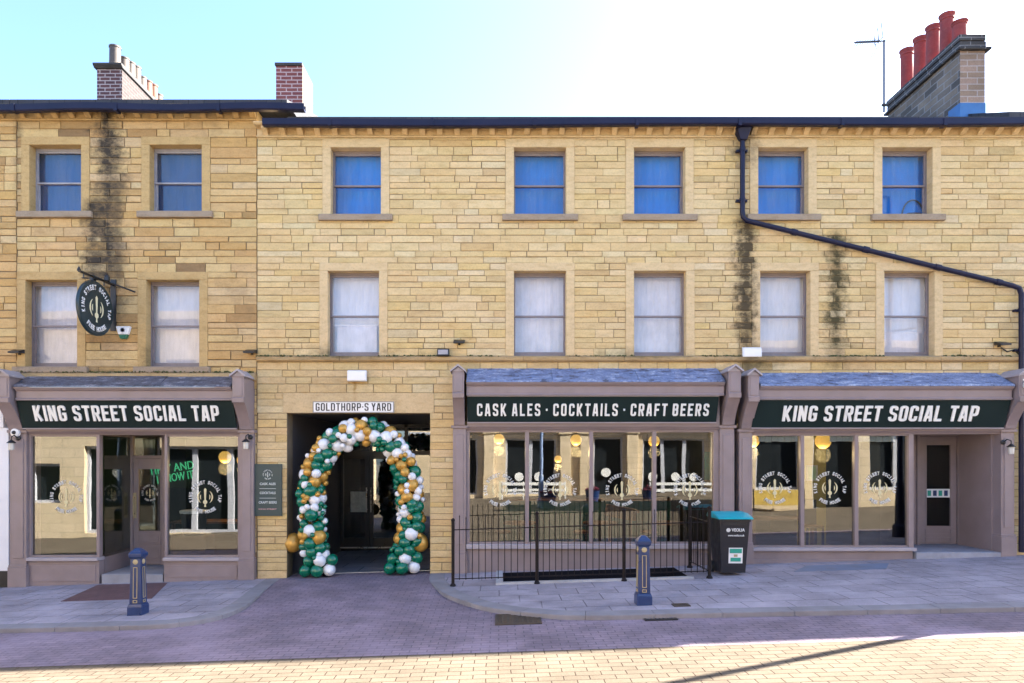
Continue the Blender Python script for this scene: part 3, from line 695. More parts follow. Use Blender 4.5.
# passage: walls, ceiling, glazed black screen with double doors
pz1 = PZ(413); pa, pb = passage[0], passage[1]; YP = 4.15
TILE = plain('passage_wall', (.13, .12, .125), .55, var=.3, nscale=2, bumpk=.1)
pw = MB(); pw.box(pa - .3, pa, .345, YP + .4, -.6, pz1 + .2); pw.box(pb, pb + .3, .345, YP + .4, -.6, pz1 + .2); pw.box(pa, pb, .345, YP + .4, pz1, pz1 + .2)
pw.build('passage_wall', TILE, main_b)
scn = MB()
BLK = plain('black_door_paint', (.014, .014, .016), .35, var=.2, nscale=3, bumpk=.05)
zd = PZ(455, YP); xd0, xdm, xd1 = PX(336, YP), PX(369, YP), PX(404, YP)
scn.box(pa, pb, YP, YP + .12, zd, zd + .1); scn.box(pa, pb, YP, YP + .12, pz1 - .08, pz1)
for x in (pa + .04, xd0 - .05, xd1 + .05, pb - .04): scn.box(x - .04, x + .04, YP, YP + .12, -.14, pz1)
scr = scn.build('passage_screen', BLK, main_b, .004)
MB().box(pa, pb, YP + .05, YP + .06, zd + .1, pz1 - .08).build('pane', SHOPG, scr)
MB().box(xd1 + .09, pb - .08, YP + .05, YP + .06, -.1, zd).build('pane', SHOPG, scr)
STEEL = plain('brushed_steel', (.5, .5, .5), .3, metal=.9, var=.1, bumpk=.05)
for q0, q1, hx in ((xd0, xdm - .004, -1), (xdm + .004, xd1, 1)):
    dm = MB(); dm.box(q0, q0 + .1, YP + .02, YP + .07, -.10, zd); dm.box(q1 - .1, q1, YP + .02, YP + .07, -.10, zd); dm.box(q0 + .1, q1 - .1, YP + .02, YP + .07, -.10, .12); dm.box(q0 + .1, q1 - .1, YP + .02, YP + .07, zd - .1, zd)
    dd = dm.build('passage_door', BLK, main_b, .004)
    MB().box(q0 + .1, q1 - .1, YP + .04, YP + .05, .12, zd - .1).build('pane', SHOPG, dd)
    xh = q1 - .05 if hx < 0 else q0 + .05
    MB().tube([(xh, YP - .04, .75), (xh, YP - .04, 1.35)], .016).box(xh - .015, xh + .015, YP - .04, YP + .02, .8, .83).box(xh - .015, xh + .015, YP - .04, YP + .02, 1.27, 1.3).build('handle', STEEL, dd)
    MB().box(q0, q1, YP - .01, YP + .06, -.13, -.1).build('threshold', STEEL, dd)
nb = MB().box(xd0 + .35, xd0 + .75, YP + .015, YP + .035, .75, 1.25).build('notice_board', plain('notice', (.5, .55, .5), .5, var=.4, nscale=14, bumpk=0), main_b)
hall = MB(); hall.box(pa - .3, pb + .3, YP + 3.4, YP + 3.5, -.3, 3.2); hall.box(pa - .3, pa - .2, YP + .41, YP + 3.4, -.3, 3.2); hall.box(pb + .2, pb + .3, YP + .41, YP + 3.4, -.3, 3.2); hall.box(pa - .3, pb + .3, YP + .41, YP + 3.4, 3.1, 3.2); hall.box(pa - .3, pb + .3, YP + .13, YP + 3.4, -.3, -.12)
hall.build('hall_wall', DARK, main_b)
tag(MB().tube([((pa + pb) / 2 - .5 + k * .1, YP - .35 - .12 * sin(pi * k / 10), 2.35 + .16 * sin(pi * k / 10)) for k in range(11)], .02).build('metal_arch', STEEL), 'shallow steel hoop hung under the passage ceiling behind the balloons', 'metal hoop')

# ================================================================== NEIGHBOUR (LEFT EDGE)
nb_ = thing('stone_building', (-10.5, 0, gz(-10.5)), 'sliver of sandstone neighbour with white painted shopfront at left edge', 'building')
stone_wall(-14, XB0 - .004, -.8, ZTL, [(-14.1, PX(3), -1, PZ(381))], .145, (.24, .78), PAL_L, ST_L, nb_, 31, jit=1, gap=.007, prouds=.012)
wsf = MB(); wsf.box(-14, PX(1), -.02, .3, -.1, PZ(428)); wsf.box(PX(1) + .002, PX(8.5, -.1), -.10, .3, -.26, PZ(428)); wsf.box(-14, PX(8), -.12, .3, PZ(428), PZ(381))
wsf.build('white_shopfront', WHITEP, nb_, .006)
MB().box(-14, PX(8.5, -.1), -.11, .3, -.8, PZ(570)).build('plinth', BLACK, nb_)
cornice(nb_, -14, XB0, ZTL + .21, DRS_L, .30, .05, 9)
MB().prism([(.3, ZTL + .28), (-.18, ZTL + .215), (-.18, ZTL + .30), (4.6, ZTL + 2.0), (9, ZTL + .4), (9, ZTL + .28)], -14, XB0 - .01).build('roof', SLATE, nb_)

# unseen block added past the right edge to keep sun off the street
nr = thing('stone_building', (19, 0, gz(19)), 'plain unseen sandstone block added beyond the pub to shade the street', 'building')
stone_wall(XB2 + .01, 26, -.3, ZTM, [(14.5, 18.5, .6, 3.0), (20, 24, .6, 3.0)] + [(x, x + 1.0, q, q + 1.35) for x in (14.5, 17.5, 20.5, 23.5) for q in (3.95, 6.45)], .25, (.5, 1.2), PAL_M, ST_M, nr, 77)
MB().box(14.3, 24.2, .15, .2, .4, 3.1).build('shop_window', GLASS, nr)
MB().box(14.3, 24.7, .34, .4, .4, 8.0).build('blind_or_sky_sheet', WHITEB, nr)
cornice(nr, XB2 + .01, 26, ZTM + .21, DRS_M, .318, .12, 14)
MB().prism([(.3, ZTM + .28), (-.18, ZTM + .215), (-.18, ZTM + .30), (4.6, ZTM + 2.0), (9, ZTM + .4), (9, ZTM + .28)], XB2 + .01, 26).build('roof', SLATE, nr)

# ================================================================== SHOPFRONTS
def pilaster(parent, x, wd, zbase, ztop, dz):
    """fluted-less timber pilaster with plinth and a scrolled console bracket under a little gable"""
    h = wd / 2
    b = MB()
    b.box(x - h, x + h, -.10, .3, zbase - .25, ztop - .05)
    b.box(x - h + .05, x + h - .05, -.115, -.09, zbase + .52, ztop - .16)
    b.box(x - h - .02, x + h + .02, -.135, .3, zbase - .25, zbase + .36)
    b.box(x - h - .015, x + h + .015, -.12, .3, zbase + .36, zbase + .40)
    b.box(x - h - .03, x + h + .03, -.14, .3, ztop - .05, ztop)
    p = b.build('pilaster', PAINT, parent, .006)
    zc = ztop; top = PZ(371, -.5) + dz; lip = PZ(393, -.5) + dz
    hh = h * .84
    prof = [(.02, zc), (-.16, zc)]
    for k in range(9):
        t = k / 8; prof.append((-.17 - .31 * (t ** 1.6) - .02 * sin(pi * t), zc + .01 + (lip - .09 - zc) * t))
    prof += [(-.52, lip - .085), (-.53, lip), (-.50, lip + .01), (-.50, top), (.02, top)]
    br = MB(); br.prism(prof, x - hh, x + hh)
    br.prism([(-.512, lip + .03), (-.512, top - .03), (-.50, top - .03), (-.50, lip + .03)], x - hh + .03, x + hh - .03)
    k = br.build('console_bracket', PAINT, parent, .006)
    g = MB(); ap = top + .10
    vs = []
    for yy in (-.56, .02):
        vs += [(x - hh - .035, yy, top - .02), (x, yy, ap - .015), (x + hh + .035, yy, top - .02), (x + hh + .035, yy, top + .01), (x, yy, ap + .02), (x - hh - .035, yy, top + .01)]
    fs = [(0, 1, 4, 5), (1, 2, 3, 4), (6, 11, 10, 7), (7, 10, 9, 8)] + [(i, (i + 1) % 6, 6 + (i + 1) % 6, 6 + i) for i in range(6)]
    g.mesh(vs, fs)
    g.mesh([(x - hh, -.5, top), (x + hh, -.5, top), (x, -.5, ap - .02), (x - hh, 0, top), (x + hh, 0, top), (x, 0, ap - .02)], [(0, 1, 2), (3, 5, 4), (0, 3, 4, 1)])
    g.build('bracket_cap', PAINT2, k)
    return p
def canopy(parent, x0, x1, dz, zsill_head, headx0, headx1):
    zt, ze, zs = PZ(369) + dz, PZ(381, -.45) + dz, PZ(396, -.4) + dz
    b = MB(); n = 3; rnd = random.Random(int(x0 * 10))
    # lead roof, dressed in sheets with rolled joints
    for k in range(n):
        a, e = x0 + (x1 - x0) * k / n, x0 + (x1 - x0) * (k + 1) / n
        j = rnd.uniform(-.008, .008)
        b.prism([(.02, zt + .03), (-.01, zt + j), (-.22, (zt + ze) / 2 + .015 + j), (-.46, ze + .012), (-.475, ze - .02), (-.45, ze - .02), (.02, zt - .05)], a + .002, e - .002)
    b.build('lead_roof', LEADD if x0 < -4 else LEAD, parent, .006)
    c = MB()
    c.prism([(.02, ze - .022), (-.455, ze - .022), (-.455, ze - .045), (-.43, ze - .055), (-.42, ze - .075), (-.39, ze - .085), (-.385, zs + .045), (-.41, zs + .03), (-.41, zs + .008), (.02, zs + .008)], x0, x1)
    c.build('cornice_moulding', PAINT, parent, .004)
    zb = PZ(424, -.2) + dz
    MB().box(x0, x1, -.14, .25, zb - .02, zs + .008).build('fascia', PAINT, parent)
    h = MB(); zh = zsill_head
    h.prism([(.15, zb - .02), (-.13, zb - .02), (-.13, zb - .045), (-.10, zb - .06), (-.09, zh + .03), (-.06, zh + .012), (-.06, zh), (.15, zh)], headx0, headx1)
    h.build('head_rail', PAINT, parent, .003)
    return zs, zb
def sign(name, label, x0, x1, z0, z1, txt, tx0, tx1, th, bold=.045, y0=-.20, y1=-.37, flat=.42):
    tl = math.atan2(-(y1 - y0), z1 - z0)
    s = thing(name, ((x0 + x1) / 2, y0, z0), label, 'sign')
    M = Matrix.Translation((0, y0, z0)) @ Matrix.Rotation(tl, 4, 'X')
    H = math.hypot(z1 - z0, y1 - y0)
    bd = MB(); bd.box(x0, x1, 0, .03, 0, H, M); bd.build('board', BOARD, s, .004)
    tm = MB(); tm.box(x0, x1, -.006, .036, -.022, -.002, M); tm.box(x0, x1, -.006, .036, H + .002, H + .02, M); tm.build('trim', PAINT2, s)
    zz = H * flat - th / 2 + .01
    me = stroke_text(txt, th, tx1 - tx0, .022, LETTER, t=.155 if bold > .04 else .15, gap=.12 if bold > .04 else .21, space=.30 if bold > .04 else .27)
    M2 = M @ Matrix.Translation(((tx0 + tx1) / 2, -.003, zz)) @ Matrix.Rotation(R(90), 4, 'X')
    me = xform(me, M2); link(me, 'letters', s)
    return s
def frame_rect(b, x0, x1, z0, z1, y0, y1, w):
    b.box(x0, x0 + w, y0, y1, z0, z1); b.box(x1 - w, x1, y0, y1, z0, z1); b.box(x0 + w, x1 - w, y0, y1, z0, z0 + w); b.box(x0 + w, x1 - w, y0, y1, z1 - w, z1)
LOGO = logo_mesh(.33, plain('window_print', (.64, .64, .60), .5, bumpk=0), plain('window_cream', (.64, .57, .33), .5, bumpk=0))
def decal(pane, x, z, y=-.0, k=1.0):
    o = bpy.data.objects.new('logo_decal', LOGO); C.objects.link(o); o.parent = pane
    o.matrix_parent_inverse = world(pane).inverted()
    o.matrix_basis = front_M(x, y, z) @ Matrix.Scale(k, 4)
    return o
def panel_door(parent, x0, x1, z0, z1, y, gx0, gx1, gz0, gz1, panels, mat=PAINT, handle_x=None):
    b = MB(); t = .05
    b.box(x0, gx0, y, y + t, z0, z1); b.box(gx1, x1, y, y + t, z0, z1); b.box(gx0, gx1, y, y + t, z0, gz0); b.box(gx0, gx1, y, y + t, gz1, z1)
    for (q0, q1, r0, r1) in panels:
        frame_rect(b, q0, q1, r0, r1, y - .014, y - .001, .022); b.box(q0 + .045, q1 - .045, y - .008, y - .001, r0 + .035, r1 - .035)
    frame_rect(b, gx0 - .012, gx1 + .012, gz0 - .012, gz1 + .012, y - .012, y - .001, .014)
    d = b.build('door', mat, parent, .003)
    MB().box(gx0, gx1, y + .02, y + .026, gz0, gz1).build('pane', SHOPG, d)
    if handle_x is not None:
        MB().box(handle_x - .03, handle_x + .03, y - .012, y - .001, z0 + .92, z0 + 1.42).tube([(handle_x, y - .06, z0 + .98), (handle_x, y - .06, z0 + 1.36)], .014).box(handle_x - .012, handle_x + .012, y - .06, y - .01, z0 + 1.0, z0 + 1.03).box(handle_x - .012, handle_x + .012, y - .06, y - .01, z0 + 1.31, z0 + 1.34).build('handle', GOLDP, d)
    return d
def room(x0, x1, y0, y1, z0, z1, mwall, mfloor, name='interior'):
    b = MB()
    b.face([(x0, y0, z0), (x1, y0, z0), (x1, y1, z0), (x0, y1, z0)], mi=1)
    b.face([(x0, y0, z1), (x0, y1, z1), (x1, y1, z1), (x1, y0, z1)], mi=2)
    b.face([(x0, y1, z0), (x1, y1, z0), (x1, y1, z1), (x0, y1, z1)]); b.face([(x0, y0, z0), (x0, y1, z0), (x0, y1, z1), (x0, y0, z1)]); b.face([(x1, y0, z0), (x1, y0, z1), (x1, y1, z1), (x1, y1, z0)])
    return tag(b.build('interior_wall', [mwall, mfloor, DARK]), kind='structure')

# ---------------- left shop
shl = thing('shopfront', (PX(130), 0, gz(PX(130))), 'taupe timber shopfront with recessed glazed door under a KING STREET SOCIAL TAP sign', 'shopfront')
dzL = -.085; zsL = PZ(557); zhL = PZ(434.5, -.06)
pL0, pL1 = -8.75, -4.60
zbL = PZ(424, -.2) + dzL
pilaster(shl, pL0, .30, gz(pL0), zbL - .02, dzL); pilaster(shl, pL1, .25, gz(pL1), zbL - .02, dzL)
xl0, xl1 = pL0 + .15, pL1 - .125
canopy(shl, xl0 + .02, xl1 - .02, dzL, zhL, xl0, xl1)
XA, XE = PX(101), PX(165.5)                                # entry opening between the two windows
RD, XDA, XDB = 1.02, PX(101) - .02, PX(164, 1.02)
for (a, b, zz) in ((xl0, XA, -.30), (XE, xl1, -.22)):
    r_ = MB(); r_.box(a, b, -.06, .10, zz - .15, zsL - .06); r_.box(a + .06, b - .06, -.07, -.055, zz + .12, zsL - .14); r_.build('stall_riser', PAINT, shl, .005)
    MB().box(a - .0, b + .0, -.115, .12, zsL - .06, zsL).build('window_sill', PAINT2, shl, .008)
    f = MB(); f.box(a, a + .045, -.04, .06, zsL, zhL); f.box(b - .055, b, -.05, .06, zsL, zhL); f.box(a + .045, b - .055, -.03, .06, zsL, zsL + .035); f.box(a + .045, b - .055, -.03, .06, zhL - .035, zhL)
    f.build('shop_window', PAINT, shl, .004)
    pn = MB().box(a + .045, b - .055, .012, .018, zsL + .035, zhL - .035).build('pane', SHOPG, shl)
    decal(pn, PX(66) if a < XA - .1 else PX(205), PZ(497), .008)
# glazed returns of the entry
def wallq(b, x0, y0, x1, y1, z0, z1, t=.03):
    d = Vector((x1 - x0, y1 - y0)).normalized(); n = Vector((-d.y, d.x)) * t
    b.plate([(x0, y0), (x1, y1), (x1 + n.x, y1 + n.y), (x0 + n.x, y0 + n.y)], z0, z1)
FLZ = -.05
for (x0, y0, x1, y1) in ((XA, .11, XDA, RD), (XDB, RD, XE, .11)):
    for zz0, zz1 in ((-.4, zsL - .02), (zhL - .02, zbL)): rt = MB(); wallq(rt, x0, y0, x1, y1, zz0, zz1, .05); rt.build('entry_return', PAINT, shl)
    q = MB(); wallq(q, x0, y0, x1, y1, zsL - .02, zhL - .02, .008); q.build('return_pane', SHOPG, shl)
MB().plate([(XA + .04, -.05), (XE - .02, -.05), (XDB, RD + .1), (XDA, RD + .1)], -.6, FLZ).build('entry_step', plain('step_slab', (.30, .30, .33), .7, var=.3, nscale=4, bumpk=.3), shl, .006)
MB().plate([(XA, .1), (XE, .1), (XDB + .1, RD + .1), (XDA - .1, RD + .1)], zbL - .03, zbL).build('entry_ceiling', PAINT, shl)
fr = MB(); zt_ = PZ(457, RD); zft = zbL
fr.box(XDA, XDA + .05, RD, RD + .1, FLZ, zft); fr.box(XDB - .05, XDB, RD, RD + .1, FLZ, zft); fr.box(XDA + .05, XDB - .05, RD, RD + .1, zt_ - .03, zt_ + .03); fr.box(XDA + .05, XDB - .05, RD, RD + .1, PZ(436, RD), zft)
fr.build('door_frame', PAINT, shl, .004)
MB().box(XDA + .05, XDB - .05, RD + .04, RD + .046, zt_ + .03, PZ(436, RD)).build('fanlight', SHOPG, shl)
dx0, dx1 = XDA + .055, XDB - .055
g0, g1 = PX(138, RD), PX(160, RD)
dL = panel_door(shl, dx0, dx1, FLZ + .01, zt_ - .035, RD + .02, g0, g1, PZ(531, RD), PZ(469, RD), [(g0 - .01, g1 + .01, PZ(544, RD), PZ(534, RD)), (g0 - .01, g1 + .01, PZ(560, RD), PZ(547, RD))], handle_x=PX(134.5, RD))
decal(children(dL)[0], (g0 + g1) / 2, PZ(493, RD), RD + .034, .55)
sign('shop_sign', 'dark green KING STREET SOCIAL TAP fascia sign over the left shop with recessed middle door', xl0 + .0, xl1 - .02, PZ(428, -.2), PZ(399, -.37), 'KING STREET SOCIAL TAP', PX(34, -.3), PX(219, -.3), .285, y0=-.20, y1=-.37, flat=.5)
room(PX(22), PX(247), .13, 6.5, FLZ - .002, 2.62, DGREEN, FLOORW)

# ---------------- middle shop
shm = thing('shopfront', (PX(592), 0, gz(PX(592))), 'taupe timber shopfront with four panes behind railings under CASK ALES sign', 'shopfront')
dzM = 0.0; zsM = PZ(543.5); zhM = PZ(430.5, -.06); zbM = PZ(424, -.2)
pM0, pM1 = -.735, 4.125
pilaster(shm, pM0, .24, gz(pM0), zbM - .02, dzM); pilaster(shm, pM1, .26, gz(pM1), zbM - .02, dzM)
a, b = pM0 + .12, pM1 - .13
canopy(shm, a + .02, b - .02, dzM, zhM, a, b)
r_ = MB(); r_.box(a, b, -.06, .10, -.5, zsM - .085); r_.box(a, b, -.075, -.055, -.06, .0)
k = a + .05
while k < b: r_.box(k, k + .004, -.062, -.058, .0, zsM - .1); k += .11
r_.build('stall_riser', PAINT, shm, .004)
MB().box(a, b, -.13, .12, zsM - .085, zsM).build('window_sill', PAINT2, shm, .008)
f = MB(); mull = [PX(527), PX(591), PX(654)]
f.box(a, a + .06, -.04, .06, zsM, zhM); f.box(b - .1, b, -.04, .06, zsM, zhM); f.box(a + .06, b - .1, -.03, .06, zsM, zsM + .03); f.box(a + .06, b - .1, -.03, .06, zhM - .03, zhM)
for x in mull: f.box(x - .035, x + .035, -.045, .06, zsM + .03, zhM - .03)
f.build('shop_window', PAINT, shm, .004)
xs = [a + .06] + mull + [b - .1]
for i in range(4):
    q0, q1 = xs[i] + (.035 if i else 0), xs[i + 1] - (.035 if i < 3 else 0)
    pn = MB().box(q0, q1, .012, .018, zsM + .03, zhM - .03).build('pane', SHOPG, shm)
    decal(pn, {0: PX(500), 1: PX(560), 2: PX(622), 3: PX(690)}[i], PZ(490), .008, 1.0)
sign('shop_sign', 'dark CASK ALES COCKTAILS CRAFT BEERS fascia sign above the railings', a + .03, b - .1, PZ(422, -.2), PZ(396.5, -.37), 'CASK ALES · COCKTAILS · CRAFT BEERS', PX(477, -.3), PX(709, -.3), .225, bold=.03, y0=-.20, y1=-.36, flat=.47)
room(PX(457), PX(730), .13, 7, -.02, 2.75, DARK, FLOORW)

# ---------------- right shop
shr = thing('shopfront', (PX(875), 0, gz(PX(875))), 'taupe timber shopfront with three panes and a deep right hand porch beside the bin', 'shopfront')
dzR = -.07; zsR = PZ(547); zhR = PZ(434, -.06); zbR = PZ(424, -.2) + dzR
pR0, pR1 = 4.46, 9.22
pilaster(shr, pR0, .23, gz(pR0), zbR - .02, dzR); pilaster(shr, pR1, .24, gz(pR1), zbR - .02, dzR)
a, b = pR0 + .115, pR1 - .12
canopy(shr, a + .02, b - .02, dzR, zhR, a, b)
XP = PX(911)                                               # end of the windows, start of porch
r_ = MB(); r_.box(a, XP, -.06, .10, -.4, zsR - .06); r_.box(a, XP, -.09, -.055, -.1, .22); r_.build('stall_riser', PAINT, shr, .004)
MB().box(a, XP + .03, -.13, .12, zsR - .06, zsR).build('window_sill', PAINT2, shr, .008)
f = MB(); mull = [PX(801.5), PX(855.5)]
f.box(a, a + .03, -.04, .06, zsR, zhR); f.box(XP - .07, XP + .02, -.05, .06, zsR, zhR); f.box(a + .03, XP - .07, -.03, .06, zsR, zsR + .03); f.box(a + .03, XP - .07, -.03, .06, zhR - .03, zhR)
for x in mull: f.box(x - .033, x + .033, -.045, .06, zsR + .03, zhR - .03)
f.build('shop_window', PAINT, shr, .004)
xs = [a + .03] + mull + [XP - .07]
for i in range(3):
    q0, q1 = xs[i] + (.033 if i else 0), xs[i + 1] - (.033 if i < 2 else 0)
    pn = MB().box(q0, q1, .012, .018, zsR + .03, zhR - .03).build('pane', SHOPG, shr)
    decal(pn, (PX(775), PX(830), PX(880))[i], PZ(488), .008, 1.0)
    pe = MB(); e0, e1 = ((q0 + .14, q1), (q0 + .5, q1), (q0, q1 - .2))[i]; k_ = e0
    while k_ < e1 - .02: pe.box(k_, min(k_ + .115, e1), .03, .034, zhR - .03 - .10 - .02 * random.random(), zhR - .035); k_ += .12
    pe.build('pelmet', WHITEB, shr)
PD = 1.02; pfz = PZ(551.5)
xr = b
MB().box(XP + .0, XP + .05, .11, PD, -.2, zbR).build('porch_wall', PAINT, shr); MB().box(xr - .036, xr + .05, .11, PD + .1, -.2, zbR).build('porch_wall', PAINT, shr)
MB().box(XP, xr, -.06, PD + .1, zbR - .03, zbR).build('porch_ceiling', PAINT, shr)
MB().box(XP + .03, xr + .0, -.12, PD + .2, -.3, pfz).build('porch_step', plain('porch_slab', (.32, .32, .36), .75, var=.3, nscale=5, bumpk=.3), shr, .01)
fr = MB(); dxa, dxb = PX(920, PD), PX(957, PD); zdt = PZ(436, PD)
fr.box(XP + .05, dxa - .012, PD, PD + .1, pfz, zbR); fr.box(dxb + .012, xr - .02, PD, PD + .1, pfz, zbR); fr.box(dxa - .012, dxb + .012, PD, PD + .1, zdt, zbR)
fr.box(dxa - .07, dxa - .012, PD - .03, PD, pfz, zdt + .06); fr.box(dxb + .012, dxb + .07, PD - .03, PD, pfz, zdt + .06); fr.box(dxa - .012, dxb + .012, PD - .03, PD, zdt, zdt + .06)
fr.build('door_frame', PAINT, shr, .004)
g0, g1 = PX(927, PD), PX(951, PD)
dR = panel_door(shr, dxa, dxb, pfz + .01, zdt - .005, PD + .02, g0, g1, PZ(526, PD), PZ(445, PD), [(g0 - .02, g1 + .02, PZ(535, PD), PZ(529, PD)), (g0 - .02, g1 + .02, PZ(542, PD), PZ(537.5, PD))])
children(dR)[0].data.materials[0] = glass_mat('porch_glass', (.6, .62, .62), .04, .5)
st = MB(); z0 = PZ(497.5, PD); z1 = PZ(489, PD)
st.box(g0, g1, PD + .034, PD + .038, z0, z1)
for k in range(4): st.box(g0 + .03 + k * .11, g0 + .10 + k * .11, PD + .029, PD + .034, z0 + .03, z1 - .03, mi=1 + k % 2)
st.build('door_sticker', [WHITE, LGREEN, BOLB], dR)
sign('shop_sign', 'dark green KING STREET SOCIAL TAP fascia sign over the shop with right hand porch', a - .04, b - .02, PZ(427.5, -.2), PZ(400, -.37), 'KING STREET SOCIAL TAP', PX(783, -.3), PX(978, -.3), .285, y0=-.20, y1=-.37, flat=.5)
room(PX(737), PX(911), .13, 6.5, .1, 2.70, DNAVY, FLOORW)
room(PX(912), PX(1000), PD + .13, 6.5, .1, 2.70, DARK, FLOORW)
MB().box(PX(735) - .0, PX(737.5) + .02, .1, .3, 0, 3.6).build('infill', BLACK, main_b)

# ================================================================== GROUND
kerbL = [(-22, -3.4), (-6.7, -3.4), (-4.9, -3.45), (-4.3, -3.36), (-3.93, -3.05), (-3.78, -2.5), (-3.82, -1.8), (-3.93, -.9), (-4.0, -.02)]
kerbR = [(-1.27, -.02), (-1.22, -.7), (-1.0, -1.55), (-.72, -2.2), (-.2, -2.98), (.4, -3.42), (1.1, -3.68), (2.4, -3.74), (6.6, -3.95), (22, -4.7)]
def smooth_line(pts, n=5):
    out = []
    for i in range(len(pts) - 1):
        p0, p1, p2, p3 = [Vector(pts[max(0, min(len(pts) - 1, j))]) for j in (i - 1, i, i + 1, i + 2)]
        if (p2 - p1).length > 3: out.append(p1); continue
        if (p1 - p0).length > 3: p0 = p1 - (p2 - p1)
        if (p3 - p2).length > 3: p3 = p2 + (p2 - p1)
        for k in range(n):
            t = k / n
            out.append(.5 * ((2 * p1) + (p2 - p0) * t + (2 * p0 - 5 * p1 + 4 * p2 - p3) * t * t + (-p0 + 3 * p1 - 3 * p2 + p3) * t ** 3))
    out.append(Vector(pts[-1])); return out
kL, kR = smooth_line(kerbL), smooth_line(kerbR)
def offset_line(pts, d):
    out = []
    for i, p in enumerate(pts):
        t = (pts[min(i + 1, len(pts) - 1)] - pts[max(i - 1, 0)]).normalized(); out.append(p + Vector((-t.y, t.x)) * d)
    return out
KW = .27
kLi, kRi = offset_line(kL, KW), offset_line(kR, KW)
FLAG = brick_mat('paving_flags', (.35, .315, .35), (.41, .37, .41), (.18, .16, .18), .60, .45, .009, 'XY', .4, .8, .8, dirt=.6)
KERB = plain('kerb_stone', (.25, .235, .25), .8, var=.35, nscale=3, bumpk=.4, grime=.15)
SETSUN = brick_mat('setts_sunlit', (.145, .119, .09), (.172, .14, .107), (.06, .046, .036), .25, .125, .007, 'XY', .3, .5, .95, dirt=.12, spec=.03)  # sunlit copy of the road, the sunlight put into its colour
SETSHADE = brick_mat('setts_shaded', (.26, .205, .25), (.32, .245, .285), (.155, .13, .155), .20, .10, .007, 'XY', .45, .8, .8, dirt=.6)  # shaded copy of the same road, violet shade put into its colour
zf = lambda x, y: gz(x)
zlo = lambda x, y: gz(x) - .3
pv = MB(); pv.plate([(p.x, p.y) for p in kLi] + [(-4.05 - .02, 1.5), (-22, 1.5)], zlo, zf)
tag(pv.build('pavement', FLAG), kind='structure')
PITX0, PITX1, PITY0, PITY1 = PX(500, -1.2) + .05, PX(690, -1.2), -1.27, -.16
pv = MB()
fr_ = [(p.x, p.y) for p in kRi if p.y < PITY0 + .0]
pts = [(p.x, p.y) for p in kRi]
# cut the plan into pieces round the lightwell
up = [p for p in pts if p[1] >= PITY0]; lo = [p for p in pts if p[1] < PITY0]
q1, q2 = up[-1], lo[0]; tt = (PITY0 - q1[1]) / (q2[1] - q1[1]); cut = (q1[0] + (q2[0] - q1[0]) * tt, PITY0)
pv.plate([cut] + lo + [(22, PITY0)], zlo, zf)
pv.plate(up + [cut, (PITX0, PITY0), (PITX0, 1.0), (up[0][0], 1.0)], zlo, zf)
pv.plate([(PITX1, PITY0), (22, PITY0), (22, 1.0), (PITX1, 1.0)], zlo, zf)
pv.plate([(PITX0, PITY1), (PITX1, PITY1), (PITX1, 1.0), (PITX0, 1.0)], zlo, zf)
tag(pv.build('pavement', FLAG), kind='structure')
pit = MB()
for (x0, x1, y0, y1, z0, z1) in ((PITX0 - .1, PITX1 + .1, PITY0 - .1, PITY0, -1.6, -.31), (PITX0 - .1, PITX1 + .1, PITY1, PITY1 + .1, -1.6, -.31), (PITX0 - .1, PITX0, PITY0, PITY1, -1.6, -.31), (PITX1, PITX1 + .1, PITY0, PITY1, -1.6, -.2), (PITX0, PITX1, PITY0, PITY1, -1.7, -1.6)):
    pit.box(x0, x1, y0, y1, z0, z1)
for (x0, x1, y0, y1) in ((PITX0, PITX1, PITY1 - .012, PITY1 - .001), (PITX0, PITX1, PITY0 + .001, PITY0 + .012), (PITX0 + .001, PITX0 + .012, PITY0 + .013, PITY1 - .013), (PITX1 - .012, PITX1 - .001, PITY0 + .013, PITY1 - .013)):
    pit.plate([(x0, y0), (x1, y0), (x1, y1), (x0, y1)], -1.6, lambda x, y: gz(x) - .004)
tag(pit.build('lightwell_ground', plain('pit_black', (.012, .012, .016), .8, spec=.1)), kind='structure')
pk = MB()
zf2 = lambda x, y: gz(x) + .035
pk.plate([(PITX0 - .12, PITY0 - .10), (PITX1 + .02, PITY0 - .10), (PITX1 + .02, PITY0 - .002), (PITX0 - .12, PITY0 - .002)], zf, zf2)
pk.plate([(PITX0 - .12, PITY0), (PITX0 - .002, PITY0), (PITX0 - .002, PITY1), (PITX0 - .12, PITY1)], zf, zf2)
tag(pk.build('lightwell_kerb', plain('pit_kerb', (.42, .42, .44), .8, var=.3, nscale=5, bumpk=.3)), kind='structure')
def kerb_mesh(line, inner):
    b = MB(); P, Q = [], []
    for i in range(len(line) - 1):                         # resample, then cut into stones about 0.9 m long
        n = max(1, round((line[i + 1] - line[i]).length / .15))
        for k in range(n): P.append(line[i].lerp(line[i + 1], k / n)); Q.append(inner[i].lerp(inner[i + 1], k / n))
    P.append(line[-1]); Q.append(inner[-1])
    for i in range(0, len(P) - 1, 6):
        e = min(i + 6, len(P) - 1); o = P[i:e + 1]; q = Q[i:e + 1]
        o = [o[0].lerp(o[1], .02)] + o[1:]; q = [q[0].lerp(q[1], .02)] + q[1:]
        b.plate([(v.x, v.y) for v in o] + [(v.x, v.y) for v in reversed(q)], zlo, lambda x, y: gz(x) + .003)
    return tag(b.build('kerb', KERB, None, .008), kind='structure')
kerb_mesh(kL, kLi); kerb_mesh(kR, kRi)
def sm(t): t = max(0, min(1, t)); return t * t * (3 - 2 * t)
def zr(x, y):
    s = sm((y + 2.9) / 2.3) * sm((x + 4.35) / .35) * sm((-.75 - x) / .35)
    return gz(x) - .055 * (1 - s) - .006
